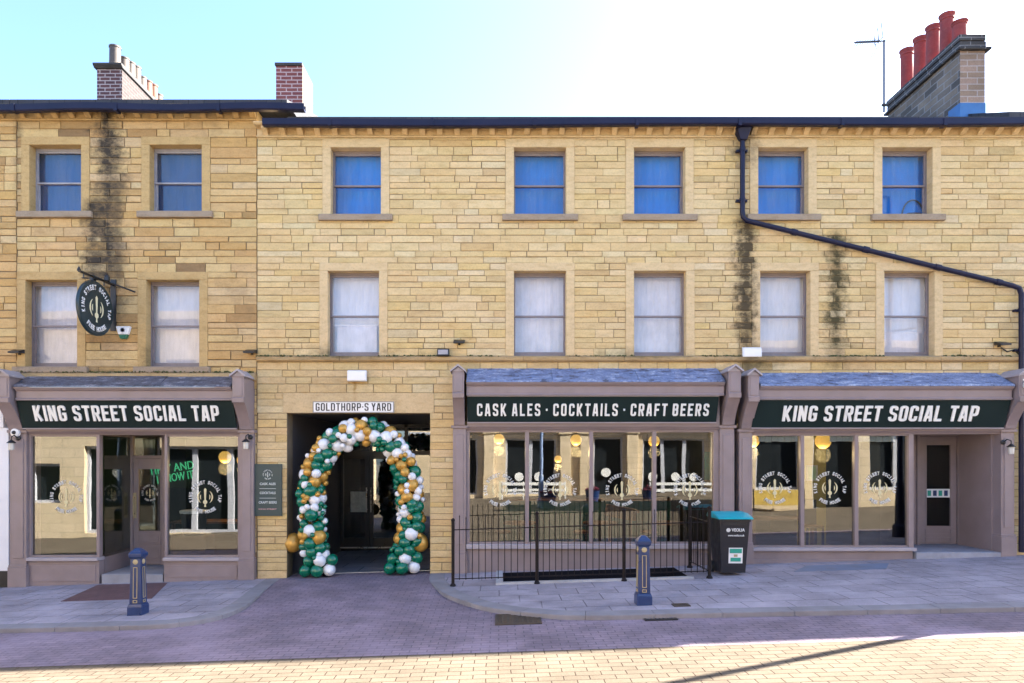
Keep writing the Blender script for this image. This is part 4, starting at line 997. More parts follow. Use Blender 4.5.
def grid(x0, x1, y0, y1, nx, ny, zfun):
    b = MB()
    P = [[(x0 + (x1 - x0) * i / nx, y0 + (y1 - y0) * j / ny) for i in range(nx + 1)] for j in range(ny + 1)]
    vs = [(x, y, zfun(x, y)) for row in P for x, y in row]
    b.mesh(vs, [(j * (nx + 1) + i, j * (nx + 1) + i + 1, (j + 1) * (nx + 1) + i + 1, (j + 1) * (nx + 1) + i) for j in range(ny) for i in range(nx)])
    return b
tag(grid(-6, -.6, -5.0, .36, 44, 54, zr).build('road', SETSHADE, None, 0, True), kind='structure')
for (x0, x1, y1) in ((-60, -6, -2.2), (-.6, 60, -2.35)): tag(grid(x0, x1, -5.0, y1, 30, 10, zr).build('road', SETSHADE, None, 0, True), kind='structure')
tag(grid(-60, 60, -60, -5.0, 40, 20, zr).build('road', SETSUN, None, 0, True), kind='structure')  # sunlit copy takes over near the shadow edge
tag(MB().face([(-600, -600, -4), (600, -600, -4), (600, 600, -4), (-600, 600, -4)]).build('ground', plain('earth', (.12, .11, .09), .9)), kind='structure')
PFL = brick_mat('passage_flags', (.26, .25, .27), (.33, .32, .34), (.10, .10, .11), .9, .6, .014, 'XY', .35, .4, .7)
tag(MB().face([(pa, .36, gz(pa) - .004), (pb, .36, gz(pb) - .004), (pb, YP + .2, gz(pb) - .09), (pa, YP + .2, gz(pa) - .09)]).build('passage_floor', PFL), kind='structure')
# red tiled apron in front of the left door
RT = brick_mat('red_tiles', (.16, .085, .085), (.20, .105, .10), (.11, .075, .075), .15, .15, .006, 'XY', .3, .3, .7)
za = lambda x, y: gz(x) + .004
zaa = lambda x, y: gz(x) + .0005
tag(MB().plate([(PX(103), -.16), (PX(172), -.16), (-5.55, -1.62), (-7.0, -1.62)], zaa, za).build('tiled_path', RT), kind='structure')
tag(MB().plate([(PX(795), -.45), (PX(875), -.45), (6.5, -1.0), (4.95, -1.0)], zaa, za).build('patch_path', plain('blue_patch', (.17, .21, .30), .6, var=.4, nscale=3, bumpk=.2)), kind='structure')

# ================================================================== STREET FURNITURE
# bollards
def bollard(x, y, label):
    z = gz(x); t = thing('bollard', (x, y, z), label, 'bollard', 'blue bollards along the kerb')
    b = MB()
    b.frustum((.105, .105), -.02, (.105, .105), .12, 0, 0); b.frustum((.105, .105), .12, (.09, .09), .16); b.frustum((.084, .084), .16, (.072, .072), .80)
    b.frustum((.072, .072), .80, (.092, .092), .825); b.frustum((.092, .092), .825, (.096, .096), .87); b.frustum((.096, .096), .87, (.07, .07), .905); b.frustum((.07, .07), .905, (.03, .03), .945)
    b.v = [(p[0] + x, p[1] + y, p[2] + z) for p in b.v]
    b.build('post', BOLB, t, .006)
    for face in range(4):
        M = Matrix.Translation((x, y, z)) @ Matrix.Rotation(face * pi / 2, 4, 'Z') @ Matrix.Translation((0, -.078, .5)) @ Matrix.Rotation(R(-1.07), 4, 'X')
        g = MB(); 
        def fr2(q0, q1, r0, r1, w_):
            g.box(q0, q0 + w_, -.008, .012, r0, r1, M); g.box(q1 - w_, q1, -.008, .012, r0, r1, M); g.box(q0 + w_, q1 - w_, -.008, .012, r0, r0 + w_, M); g.box(q0 + w_, q1 - w_, -.008, .012, r1 - w_, r1, M)
        fr2(-.030, .030, -.26, .18, .008); fr2(-.030, .030, -.325, -.285, .008)
        g.build('gilt_panel', GOLDP, t)
        Mr = M @ Matrix.Translation((0, 0, .255)) @ Matrix.Rotation(R(90), 4, 'X')
        r = MB(); r.lathe([(.036, -.012), (.036, .006), (.03, .010), (.012, .010), (.010, .014), (.001, .014)], (0, 0, 0), 18, Mr)
        r.build('rosette', GOLDP, t, 0, True)
    return t
bollard(-5.17, -2.74, 'blue cast iron bollard with gilt trim before the recessed left door')
bollard(1.97, -3.10, 'blue cast iron bollard with gilt trim in front of the black railings')

# railing round the lightwell
ry = -1.35; rx0, rx1 = PX(453, ry), PX(709.5, ry)
rl = thing('railing', ((rx0 + rx1) / 2, ry, gz(1.3)), 'thin black iron railing with round posts round the lightwell', 'railing')
def post(x, y, h, r=.024):
    b = MB(); z = gz(x); b.tube([(x, y, z - .05), (x, y, z + h)], r, 12); b.lathe([(r, 0), (r * 1.25, .01), (r * 1.2, .03), (r * .5, .05), (.002, .055)], (x, y, z + h), 12); b.lathe([(r * 1.9, 0), (r * 1.9, .02), (r, .05)], (x, y, z), 12)
    return b.build('post', RAIL, rl, 0, True)
for x, y, h, r in ((rx0, ry, 1.06, .026), (PX(537, ry), ry, 1.13, .028), (PX(624, ry), ry, 1.13, .028), (rx1, ry, 1.13, .028), (rx1 - .02, -.26, 1.13, .028)): post(x, y, h, r)
def bars(p, q, n, hts):
    b = MB(); p, q = Vector(p), Vector(q); dz = Vector((0, 0, 1))
    for h in (.12, .92): b.tube([p + dz * (gz(p.x) + h), q + dz * (gz(q.x) + h)], .009, 8)
    for k in range(1, n):
        c = p.lerp(q, k / n); z = gz(c.x); h = hts + (.03 if k % 2 else 0)
        b.tube([(c.x, c.y, z + .10), (c.x, c.y, z + h)], .0065, 7); b.lathe([(.0065, 0), (.010, .012), (.002, .04)], (c.x, c.y, z + h), 7)
    return b.build('bar_panel', RAIL, rl)
px = [rx0, PX(537, ry), PX(624, ry), rx1]
for a_, b_, n in zip(px, px[1:], (13, 14, 14)): bars((a_, ry, 0), (b_, ry, 0), n, 1.09)
bars((rx1, ry, 0), (rx1 - .02, -.26, 0), 9, 1.09)

# wheelie bin
bx, by = 3.86, -.98; z0 = gz(bx)
wb = thing('wheelie_bin', (bx, by, z0), 'black wheelie bin with turquoise lid and green sticker between two shopfronts', 'bin')
b = MB(); b.frustum((.20, .22), .05, (.25, .29), .92); b.frustum((.262, .302), .90, (.262, .302), .945); b.box(-.2, .2, -.295, -.285, .84, .9)
b.box(-.21, .21, .1, .24, 0.03, .1)
b.v = [(p[0] + bx, p[1] + by, p[2] + z0) for p in b.v]; b.build('body', BINB, wb, .015)
b = MB(); b.prism([(-.36, .945), (-.36, .965), (-.30, .985), (-.1, 1.03), (.2, 1.04), (.31, .99), (.31, .945)], -.285, .285); b.v = [(p[0] + bx, p[1] + by, p[2] + z0) for p in b.v]; b.build('lid', TEAL, wb, .02)
b = MB(); b.tube([(bx - .24, by + .36, z0 + .98), (bx + .24, by + .36, z0 + .98)], .016); b.build('handle', BINB, wb)
for s in (-1, 1): MB().tube([(bx + s * .2, by + .2, z0 + .10), (bx + s * .25, by + .2, z0 + .10)], .10, 20).build('wheel', BLACK, wb, .006)
lb = MB(); Mf = Matrix.Translation((bx, by, z0)) @ Matrix.Translation((0, -.2435, .38)) @ Matrix.Rotation(R(-4.6) * -1, 4, 'X')
lb.box(-.115 + .03, .115 + .03, -.006, 0.002, -.17, .09, Mf, mi=0); lb.box(-.10 + .03, .10 + .03, -.009, -.006, -.0, .075, Mf, mi=1); lb.box(-.085 + .03, .085 + .03, -.009, -.006, -.14, -.075, Mf, mi=1); lb.box(.0, .06, -.009, -.006, -.06, -.02, Mf, mi=2)
lb.build('sticker', [WHITE, LGREEN, GOLDP], wb)
tm = [xform(text_mesh('OVEOLIA'[1:], .055, .22, .03, .001, WHITE), Mf @ Matrix.Translation((.06, -.006, .36)) @ Matrix.Rotation(R(90), 4, 'X')), xform(text_mesh('www.veolia.co.uk', .035, .27, .02, .001, WHITE), Mf @ Matrix.Translation((.03, -.006, .28)) @ Matrix.Rotation(R(90), 4, 'X'))]
rg = MB(); rg.lathe([(.034, 0), (.034, .002), (.02, .002), (.02, 0)], (0, 0, 0), 18, Mf @ Matrix.Translation((-.10, -.004, .385)) @ Matrix.Rotation(R(90), 4, 'X'))
tm.append(mesh_of(rg, WHITE))
link(merge(tm, 'lettering'), 'lettering', wb)

# covers in road and pavement
def cover(name, label, px, py, wx, wy, mat, slots, lift=.004, zoff=0):
    y = -D
    d = (ZC - zoff) * F / (py - HY)
    for _ in range(6): x = (px - VX) / F * d; d = (ZC - (gz(x) + zoff)) * F / (py - HY)
    x = (px - VX) / F * d; y = d - D
    zb = (zr(x, y) if zoff < 0 else gz(x)) + .002
    b = MB(); frame_rect_z(b, x, y, wx, wy, zb, .03)
    if slots:
        n = int(wx / .055)
        for k in range(n):
            xx = x - wx / 2 + .03 + (wx - .06) * (k + .5) / n; sk = .02
            b.plate([(xx - .010 - sk, y - wy / 2 + .03), (xx + .010 - sk, y - wy / 2 + .03), (xx + .010 + sk, y + wy / 2 - .03), (xx - .010 + sk, y + wy / 2 - .03)], zb, zb + .010)
        b.box(x - wx / 2 + .03, x + wx / 2 - .03, y - wy / 2 + .03, y + wy / 2 - .03, zb - .001, zb + .002, mi=1)
    else:
        b.box(x - wx / 2 + .03, x + wx / 2 - .03, y - wy / 2 + .03, y + wy / 2 - .03, zb - .001, zb + .006)
        nx, ny = int(wx / .07), int(wy / .07)
        for i in range(nx):
            for j in range(ny): b.box(x - wx / 2 + .05 + i * (wx - .08) / nx, x - wx / 2 + .05 + i * (wx - .08) / nx + .04, y - wy / 2 + .045 + j * (wy - .07) / ny, y - wy / 2 + .045 + j * (wy - .07) / ny + .035, zb + .006, zb + .010)
    Mt = math.atan(.031)
    o = b.build(name, [mat, BLACK])
    for v in o.data.vertices: v.co.z += gz(v.co.x) - gz(x)
    return tag(o, label, 'cover')
def frame_rect_z(b, x, y, wx, wy, z, w_):
    h = .012
    b.box(x - wx / 2, x - wx / 2 + w_, y - wy / 2, y + wy / 2, z - .02, z + h); b.box(x + wx / 2 - w_, x + wx / 2, y - wy / 2, y + wy / 2, z - .02, z + h)
    b.box(x - wx / 2 + w_, x + wx / 2 - w_, y - wy / 2, y - wy / 2 + w_, z - .02, z + h); b.box(x - wx / 2 + w_, x + wx / 2 - w_, y + wy / 2 - w_, y + wy / 2, z - .02, z + h)
IRON = plain('rusty_iron', (.085, .065, .05), .6, metal=.3, var=.5, nscale=8, bumpk=.4)
cover('manhole_cover', 'large rusty studded manhole cover in the road before the passage', 518, 621, .60, .56, IRON, False, zoff=-.08)
cover('drain_grate', 'slotted iron drain grate in the gutter beside the right kerb', 659, 619.5, .42, .30, BLACK, True, zoff=-.08)
cover('small_cover', 'small rusty square cover in the pavement right of the railing bollard', 681, 605.5, .22, .16, IRON, False, zoff=0)

# ================================================================== WALL FITTINGS
# street name plate
zs0, zs1 = PZ(413, -.02) + .005, PZ(401.5, -.02)
xs0, xs1 = PX(313, -.02), PX(394, -.02)
sp = thing('street_sign', ((xs0 + xs1) / 2, -.01, zs0), 'white cast street name plate with black GOLDTHORP·S YARD lettering over passage', 'sign')
MB().box(xs0, xs1, -.026, -.007, zs0, zs1).build('plate', WHITE, sp, .004)
fb = MB(); frame_rect(fb, xs0, xs1, zs0, zs1, -.031, -.027, .014); fb.build('border', plain('plate_edge', (.3, .3, .29), .6, var=.3), sp)
link(xform(stroke_text('GOLDTHORP·S YARD', .14, xs1 - xs0 - .1, .004, BLACK, t=.14, gap=.14, space=.2), front_M((xs0 + xs1) / 2, -.0265, zs0 + .035)), 'letters', sp)
# menu board
bx0, bx1, bz0, bz1 = PX(254, -.03), PX(282, -.03), PZ(516, -.03), PZ(464, -.03)
mbd = thing('menu_board', ((bx0 + bx1) / 2, -.02, bz0), 'dark green portrait pub board with round emblem on stone pier', 'sign')
MB().box(bx0, bx1, -.045, -.016, bz0, bz1).build('board', plain('menu_green', (.022, .05, .052), .45, var=.15, nscale=2, bumpk=.03), mbd, .004)
xm = (bx0 + bx1) / 2; PALE = plain('pale_print', (.55, .60, .58), .5, var=.05, bumpk=0)
ms = [xform(logo_mesh(.10, PALE, PALE), front_M(xm, -.0455, PZ(474.5)))]
for s, py, wd in (('CASK ALES', 485, .29), ('COCKTAILS', 494, .29), ('CRAFT BEERS', 503.5, .33)): ms.append(xform(text_mesh(s, .045, wd, .03, .002, PALE), front_M(xm, -.0455, PZ(py))))
ms.append(xform(text_mesh('KING STREET', .022, .33, .03, .002, plain('pink_print', (.6, .35, .34), .5, bumpk=0)), front_M(xm, -.0455, PZ(509.5))))
bl = MB(); bl.box(xm - .15, xm + .15, -.0475, -.0452, PZ(488.7), PZ(488.3)); bl.box(xm - .15, xm + .15, -.0475, -.0452, PZ(498.2), PZ(497.8)); ms.append(mesh_of(bl, PALE))
link(merge(ms, 'print'), 'print', mbd)
# hanging sign: disc facing along the street, turned a little
hx, hz = PX(96, -.5), PZ(309, -.5)
hs = thing('hanging_sign', (PX(104), 0, hz), 'round dark green hanging pub sign with white ring of words on iron bracket', 'sign')
hang_y = -.54
yaw = R(87)
rr = .475
Md = Matrix.Translation((PX(95, hang_y), hang_y, hz)) @ Matrix.Rotation(yaw, 4, 'Z') @ Matrix.Rotation(R(90), 4, 'X')
dsc = MB(); dsc.lathe([(.001, -.03), (rr - .01, -.03), (rr, -.02), (rr, .02), (rr - .01, .03), (.001, .03)], (0, 0, 0), 56, Md)
dsc.build('disc', plain('hang_green', (.010, .026, .032), .35, var=.1, bumpk=.02), hs, 0, True)
hl = logo_mesh(rr * .93, WHITE, CREAM)
link(xform(hl, Md @ Matrix.Translation((0, 0, .0305))), 'emblem', hs)
link(xform(hl, Md @ Matrix.Rotation(pi, 4, 'Y') @ Matrix.Translation((0, 0, .0305))), 'emblem', hs)
ax = Md.to_3x3() @ Vector((1, 0, 0)); c0 = Vector((PX(95, hang_y), hang_y, hz))
zt_ = hz + rr + .07
wallp = Vector((PX(105), -.03, zt_))
d_ = (wallp - Vector((c0.x, c0.y, zt_))); 
bk = MB()
tip = Vector((c0.x, c0.y, zt_)) - Vector((ax.x, ax.y, 0)) * .42
wall_pt = Vector((c0.x, c0.y, zt_)) + Vector((ax.x, ax.y, 0)) * (abs((c0.y + .03) / ax.y) if abs(ax.y) > .05 else .6)
bk.tube([tip, wall_pt], .022, 8)
for s in (-.3, .25): 
    q = Vector((c0.x, c0.y, zt_)) + Vector((ax.x, ax.y, 0)) * s; bk.tube([q, q - Vector((0, 0, .09))], .01, 6)
bk.lathe([(.03, 0), (.03, .03), (.002, .08)], tuple(tip), 10)
bk.box(wall_pt.x - .05, wall_pt.x + .05, -.03, .005, hz - .3, zt_ + .1)
bk.tube([wall_pt + Vector((-.5, .0, .06)), wall_pt + Vector((-.1, -.3, .02))], .014, 6)
bk.tube([(wall_pt.x + .42, -.05, zt_ - .14), wall_pt + Vector((-.12, -.35, .05))], .016, 6)
bk.tube([(wall_pt.x - .55, -.05, zt_ + .12), wall_pt + Vector((-.12, -.35, .03))], .016, 6)
for k in range(2): bk.lathe([(.05, 0), (.05, .06), (.03, .1), (.002, .1)], tuple(wall_pt + Vector((-.2 + .25 * k, -.28, .0))), 10)
bk.build('bracket', BLACK, hs)
# alarm bell box
ax_, az_ = PX(123.5, -.05), PZ(333, -.05)
al = thing('alarm_box', (ax_, 0, az_), 'white alarm box with green base beside the hanging sign', 'alarm')
def trap(b, wt, wb, z0, z1, y0, y1, x, z): b.mesh([(x - wb, y0, z + z0), (x + wb, y0, z + z0), (x + wt, y0, z + z1), (x - wt, y0, z + z1), (x - wb, y1, z + z0), (x + wb, y1, z + z0), (x + wt, y1, z + z1), (x - wt, y1, z + z1)], [(0, 1, 2, 3), (5, 4, 7, 6), (4, 0, 3, 7), (1, 5, 6, 2), (3, 2, 6, 7), (4, 5, 1, 0)])
b = MB(); trap(b, .13, .085, -.03, .12, -.08, .0, ax_, az_); b.build('case', WHITE, al, .012)
b = MB(); trap(b, .085, .05, -.11, -.031, -.078, .0, ax_, az_); b.build('base', plain('alarm_green', (.02, .14, .08), .4), al, .012)
MB().lathe([(.045, 0), (.045, .006), (.036, .006), (.036, 0)], (0, 0, 0), 18, front_M(ax_, -.08, az_ + .05)).build('badge', GREYP, al)
# floodlights and small boxes
def fl(name, label, cat, px0, px1, py0, py1, dep, mat, dark=True, tilt=0):
    x0, x1, z0, z1 = PX(px0, -dep), PX(px1, -dep), PZ(py1, -dep), PZ(py0, -dep); xm = (x0 + x1) / 2
    t = thing(name, (xm, 0, z0), label, cat)
    b = MB(); b.prism([(-dep, z0 + .01), (-dep + .01, z1 - .02), (-dep + .04, z1), (-.03, z1), (-.03, z0), (-dep + .02, z0)], x0, x1); b.build('case', mat, t, .008)
    MB().box(x0 + .02, x1 - .02, -dep - .004, -dep + .001, z0 + .03, z1 - .03).build('lens', SASHW if dark else WHITE, t)
    MB().box(xm - .03, xm + .03, -.03, .0, z0 + .02, z1 - .02).build('bracket', BLACK, t)
    return t
fl('floodlight', 'white box floodlight above the street name plate', 'light', 347, 366, 370, 381, .14, WHITE, False)
fl('floodlight', 'black box light left of the middle shop bracket', 'light', 437, 449, 348, 356, .14, BLACK)
fl('junction_box', 'white square box on stain below the downpipe bend', 'box', 743, 762, 347, 357, .09, WHITE, False)
def small_light(px, py, label):
    y = -.12; x, z = PX(px, y), PZ(py, y)
    t = thing('spotlight', (x, 0, z), label, 'light', 'small dark spotlights on the wall')
    b = MB(); b.prism([(-.2, -.03), (-.2, .0), (-.03, .06), (-.03, -.01)], -.1, .1, Matrix.Translation((x, 0, z))); b.build('case', BLACK, t, .006)
    MB().box(x - .02, x + .02, -.04, .0, z - .04, z + .04).build('bracket', BLACK, t)
for px, py, lab in ((16, 352, 'small black spotlight at left edge beside the first white window'), (250, 352, 'small black spotlight at the joint above the board pier'), (459, 342, 'tiny black spotlight just above right of the black box light'), (1003, 344, 'small black spotlight above the far right bracket')): small_light(px, py, lab)
# cameras and lanterns
def lantern(x, ztop, label, s=-1):
    t = thing('wall_lantern', (x, -.1, ztop - .3), label, 'lantern', 'wall lanterns on the shop pilasters')
    y = -.135
    b = MB(); b.lathe([(.045, 0), (.045, .02), (.02, .035)], (0, 0, 0), 14, front_M(x + s * .05, y + .02, ztop)); b.tube([(x + s * .05, y, ztop), (x + s * .05, y - .09, ztop + .05), (x, y - .12, ztop + .02), (x, y - .12, ztop - .05)], .011, 8); b.build('arm', BLACK, t)
    MB().lathe([(.075, -.09), (.07, -.08), (.03, -.045), (.012, -.03)], (x, y - .12, ztop), 16).build('shade', BLACK, t, 0, True)
    MB().lathe([(.035, -.22), (.045, -.21), (.05, -.095), (.048, -.09)], (x, y - .12, ztop), 14).build('glass', plain('lantern_glass', (.55, .52, .46), .2, var=.1, bumpk=0), t, 0, True)
lantern(PX(11.5, -.25), PZ(438, -.25), 'black wall lantern on leftmost pilaster under the dome camera', .6)
lantern(PX(246, -.25), PZ(437, -.25), 'black wall lantern on pilaster beside the green portrait board', .6)
lantern(PX(1011, -.25), PZ(442, -.25), 'black wall lantern on the far right porch pilaster', -1)
cx, cz = PX(14.5, -.17), PZ(432.5, -.17)
cm = thing('dome_camera', (cx, -.12, cz), 'white dome camera at the top of the leftmost pilaster', 'camera')
MB().lathe([(.085, 0), (.085, .03), (.07, .05), (.03, .06)], (0, 0, 0), 20, front_M(cx, -.125, cz)).build('case', WHITE, cm, 0, True)
MB().lathe([(.035, .058), (.03, .08), (.012, .092), (.001, .094)], (0, 0, 0), 16, front_M(cx, -.125, cz)).build('lens', BLACK, cm, 0, True)
cx, cz = PX(1016, -.25), PZ(387, -.25)
cm = thing('bullet_camera', (cx, -.1, cz), 'white bullet camera on the far right bracket', 'camera')
MB().tube([(cx - .10, -.56, cz + .01), (cx + .14, -.66, cz - .02)], .055, 16).build('case', WHITE, cm, .008, True)
MB().tube([(cx + .141, -.66, cz - .02), (cx + .146, -.662, cz - .0205)], .042, 16).build('lens', BLACK, cm)
MB().tube([(cx - .02, -.58, cz + .05), (cx - .06, -.5, cz + .1), (cx - .12, -.45, cz + .1)], .02).build('bracket', WHITE, cm)
cb = thing('wall_cable', (PX(1000), 0, PZ(352)), 'loose dark cable and lead flap above the far right bracket', 'cable')
MB().tube([(PX(1000), -.03, PZ(348)), (PX(1006), -.03, PZ(352)), (PX(1013), -.03, PZ(350)), (PX(1018), -.03, PZ(355))], .012).build('wire', BLACK, cb)
# tv aerial
d_a = 16.7; xa = (884 - VX) / F * d_a; ya = d_a - D; za_ = lambda py: ZC + (HY - py) / F * d_a
ALU = plain('dull_alloy', (.045, .045, .05), .6)
ta = thing('tv_aerial', (xa, ya, za_(108)), 'thin television aerial on a mast beside the red chimney pots', 'aerial')
MB().tube([(xa, ya, za_(112)), (xa, ya, za_(40))], .024, 8).box(xa - .05, xa + .12, ya - .03, ya + .03, za_(106), za_(104)).build('mast', ALU, ta)
bm_ = MB(); xl = (852 - VX) / F * d_a; bm_.tube([(xa + .04, ya, za_(41)), (xl, ya - .1, za_(45))], .016, 6)
for k in range(10):
    t_ = .22 + .078 * k; c_ = Vector((xa + .04, ya, za_(41))).lerp(Vector((xl, ya - .1, za_(45))), t_)
    bm_.tube([c_ + Vector((.0, -.14, .01)), c_ + Vector((.0, .14, -.01))], .010, 5); bm_.box(c_.x - .022, c_.x + .022, c_.y - .014, c_.y + .014, c_.z - .022, c_.z + .022)
for s in (-1, 1):
    for k in range(3): bm_.tube([(xa - .14 + .02 * k, ya - .2 + .2 * k, za_(42)), (xa - .28 * 1 + .1 * (s > 0) + .02 * k, ya - .2 + .2 * k, za_(42) + s * .34)], .010, 5)
bm_.build('antenna', ALU, ta)

# ================================================================== BALLOON ARCH
arch = thing('balloon_arch', (PX(360), .1, gz(PX(360))), 'organic arch of green, white and gold balloons framing the dark passage', 'balloon arch')
path = [(318, 564), (315, 548), (313, 530), (312, 510), (311, 492), (314, 474), (321, 458), (331, 444), (345, 435), (360, 430), (376, 433), (390, 442), (400, 455), (406, 471), (409, 488), (411, 506), (411, 524), (408, 542), (402, 562)]
YA = .05
pts = [Vector((PX(a_, YA), YA, PZ(b_, YA))) for a_, b_ in path]
dense = []
for i in range(len(pts) - 1):
    for k in range(8): dense.append(pts[i].lerp(pts[i + 1], k / 8))
dense.append(pts[-1])
Ls = [0]
for p, q in zip(dense, dense[1:]): Ls.append(Ls[-1] + (q - p).length)
def at_len(s):
    for i in range(len(Ls) - 1):
        if Ls[i + 1] >= s:
            t = (s - Ls[i]) / (Ls[i + 1] - Ls[i]); return dense[i].lerp(dense[i + 1], t), (dense[i + 1] - dense[i]).normalized()
    return dense[-1], (dense[-1] - dense[-2]).normalized()
rnd = random.Random(12)
BAL = {}
for nm, mt in (('g', BGREEN), ('w', BWHITE), ('o', BGOLD)):
    prof = [(.06, -1.26), (.1, -1.25), (.05, -1.2)] + [(max(.001, sin(pi * k / 14) ** .96), -cos(pi * k / 14) * (1.18 if k < 7 else .98)) for k in range(1, 14)] + [(.001, .98)]
    mb_ = MB().lathe(prof, (0, 0, 0), 22); me = mesh_of(mb_, mt)
    bm = bmesh.new(); bm.from_mesh(me); bmesh.ops.recalc_face_normals(bm, faces=bm.faces); bm.to_mesh(me); bm.free()
    me.polygons.foreach_set('use_smooth', [True] * len(me.polygons)); BAL[nm] = me
placed = []
def try_place(p, r, squeeze=.80):
    for q, rq, _ in placed:
        if (p - q).length < (r + rq) * squeeze: return False
    return True
tot = Ls[-1]; NCOL = ['g'] * 5 + ['w'] * 4 + ['o'] * 3
def attempt(n, rmin, rmax, rad, sq, cols):
    for _ in range(n):
        s = rnd.random() * tot; c, t = at_len(s)
        side_ = t.cross(Vector((0, 1, 0))).normalized(); a_ = rnd.uniform(0, 2 * pi); rr_ = rad * rnd.uniform(.75, 1.0)
        r = rnd.uniform(rmin, rmax)
        end = min(s, tot - s)
        if end < .35: r *= 1.0
        p = c + side_ * cos(a_) * rr_ * .95 + Vector((0, 1, 0)) * sin(a_) * rr_ * .9
        if p.z - r * 1.0 < gz(p.x) + .0: p.z = gz(p.x) + r
        if try_place(p, r, sq): placed.append((p, r, rnd.choice('gggggw' if end < .42 else cols)))
for cxp in (318, 402):                                     # a ring of green balloons stands on the ground
    for k, (dx, dy) in enumerate(((-.2, -.08), (.02, -.16), (.22, -.05), (-.1, .14), (.13, .15))):
        xx = PX(cxp, YA) + dx; placed.append((Vector((xx, YA + dy, gz(xx) + .125)), .115, 'g' if k != 2 else 'w'))
        if k in (0, 1, 2): placed.append((Vector((xx * 1.0 + .05, YA + dy * .8, gz(xx) + .30)), .11, 'gwg'[k]))
for k in range(20):                                        # the fat feet
    for sx, cxp in ((0, 318), (1, 402)):
        r = rnd.uniform(.105, .125); p = Vector((PX(cxp + rnd.uniform(-6, 6), YA), YA + rnd.uniform(-.2, .2), gz(-3) + .14 + rnd.choice((0, 0, .2))))
        if try_place(p, r, .85): placed.append((p, r, 'g' if rnd.random() < .8 else 'w'))
attempt(3200, .10, .128, .17, .74, NCOL)
attempt(2600, .072, .095, .22, .74, NCOL)
attempt(1500, .042, .058, .25, .78, ['g', 'g', 'w', 'w', 'o', 'o'])
score = sorted(range(len(placed)), key=lambda i: -(placed[i][1] - placed[i][0].y * .25))
rest = []
for n_, i in enumerate(score):
    p, r, cn = placed[i]
    rot = Matrix.Rotation(rnd.uniform(0, 6.28), 4, 'Z') @ Matrix.Rotation(rnd.uniform(.6, 2.2), 4, 'X')
    M = Matrix.Translation(p) @ rot @ Matrix.Scale(r, 4)
    if n_ < 100:
        o = bpy.data.objects.new('balloon', BAL[cn]); C.objects.link(o); o.parent = arch
        o.matrix_parent_inverse = Matrix.Translation(arch.location).inverted(); o.matrix_basis = M
    else: rest.append(xform(BAL[cn], M))
fo = link(merge(rest, 'small_balloons'), 'small_balloons', arch); fo['kind'] = 'stuff'
fo.data.polygons.foreach_set('use_smooth', [True] * len(fo.data.polygons))
for px, lab in ((293, 'big plain gold balloon at the left foot of the arch'), (419.5, 'big plain gold balloon at the right foot of the arch')):
    o = bpy.data.objects.new('gold_balloon', BAL['o']); C.objects.link(o)
    o.matrix_basis = Matrix.Translation((PX(px, .12), .12, PZ(543.5, .12))) @ Matrix.Rotation(R(160), 4, 'X') @ Matrix.Scale(.165, 4)
    tag(o, lab, 'balloon', 'big gold balloons at the feet of the arch')

# ================================================================== INSIDE THE PUB
def globe(px, py, Y, r, ceil, label):
    x, z = PX(px, Y), PZ(py, Y)
    t = thing('pendant_lamp', (x, Y, z), label, 'lamp', 'glowing globe lamps inside the pub')
    MB().lathe([(max(.001, r * sin(pi * k / 12)), -r * cos(pi * k / 12)) for k in range(13)], (x, Y, z), 20).build('globe', GLOBE, t, 0, True)
    ld = bpy.data.lights.new('bulb', 'POINT'); ld.energy = 5; ld.color = (1, .66, .3); ld.shadow_soft_size = r; lo = bpy.data.objects.new('bulb', ld); C.objects.link(lo)
    lo.parent = t; lo.location = (0, .0, -r - .12)
    MB().tube([(x, Y, z + r * .97), (x, Y, ceil)], .008, 6).lathe([(.04, r * .93), (.035, r + .06), (.01, r + .07)], (x, Y, z), 12).build('cord', BLACK, t)
globe(225, 457, 1.6, .125, 2.6, 'round amber globe lamp in the left shop near neon words')
globe(242, 460, 2.6, .11, 2.6, 'smaller amber globe half hidden by the pilaster beside the green board')
globe(499, 439, .9, .105, 2.72, 'amber globe lamp in the first pane behind the railings')
globe(576, 440, .9, .11, 2.72, 'amber globe lamp at the right of the second middle shop pane')
globe(558, 459, 2.6, .08, 2.72, 'small low amber globe in the second middle shop pane')
globe(654, 441, .9, .11, 2.72, 'amber globe lamp behind the third mullion above the railings')
globe(753, 441, .8, .12, 2.68, 'amber globe lamp at the left edge of the right shop')
globe(823, 441, .8, .15, 2.68, 'large amber globe lamp in the centre pane of the right shop')
nz = thing('neon_sign', (PX(175, 3.5), 3.5, PZ(475, 3.5)), 'green neon words TIPSY AND I KNOW IT glowing in the left shop', 'neon sign')
tl = Matrix.Rotation(R(-9), 4, 'Y')
for s, px, py, wd in (('TIPSY AND', 172, 472, 1.05), ('I KNOW IT', 176, 481, .85)):
    link(xform(text_mesh(s, .19, wd, .0, .02, NEON), Matrix.Translation((PX(px, 3.45), 3.45, PZ(py, 3.45))) @ tl @ Matrix.Rotation(R(90), 4, 'X')), 'neon_words', nz)
MB().box(PX(150, 3.5), PX(200, 3.5), 3.48, 3.53, PZ(488, 3.5), PZ(462, 3.5)).build('backing', DGREEN, nz)
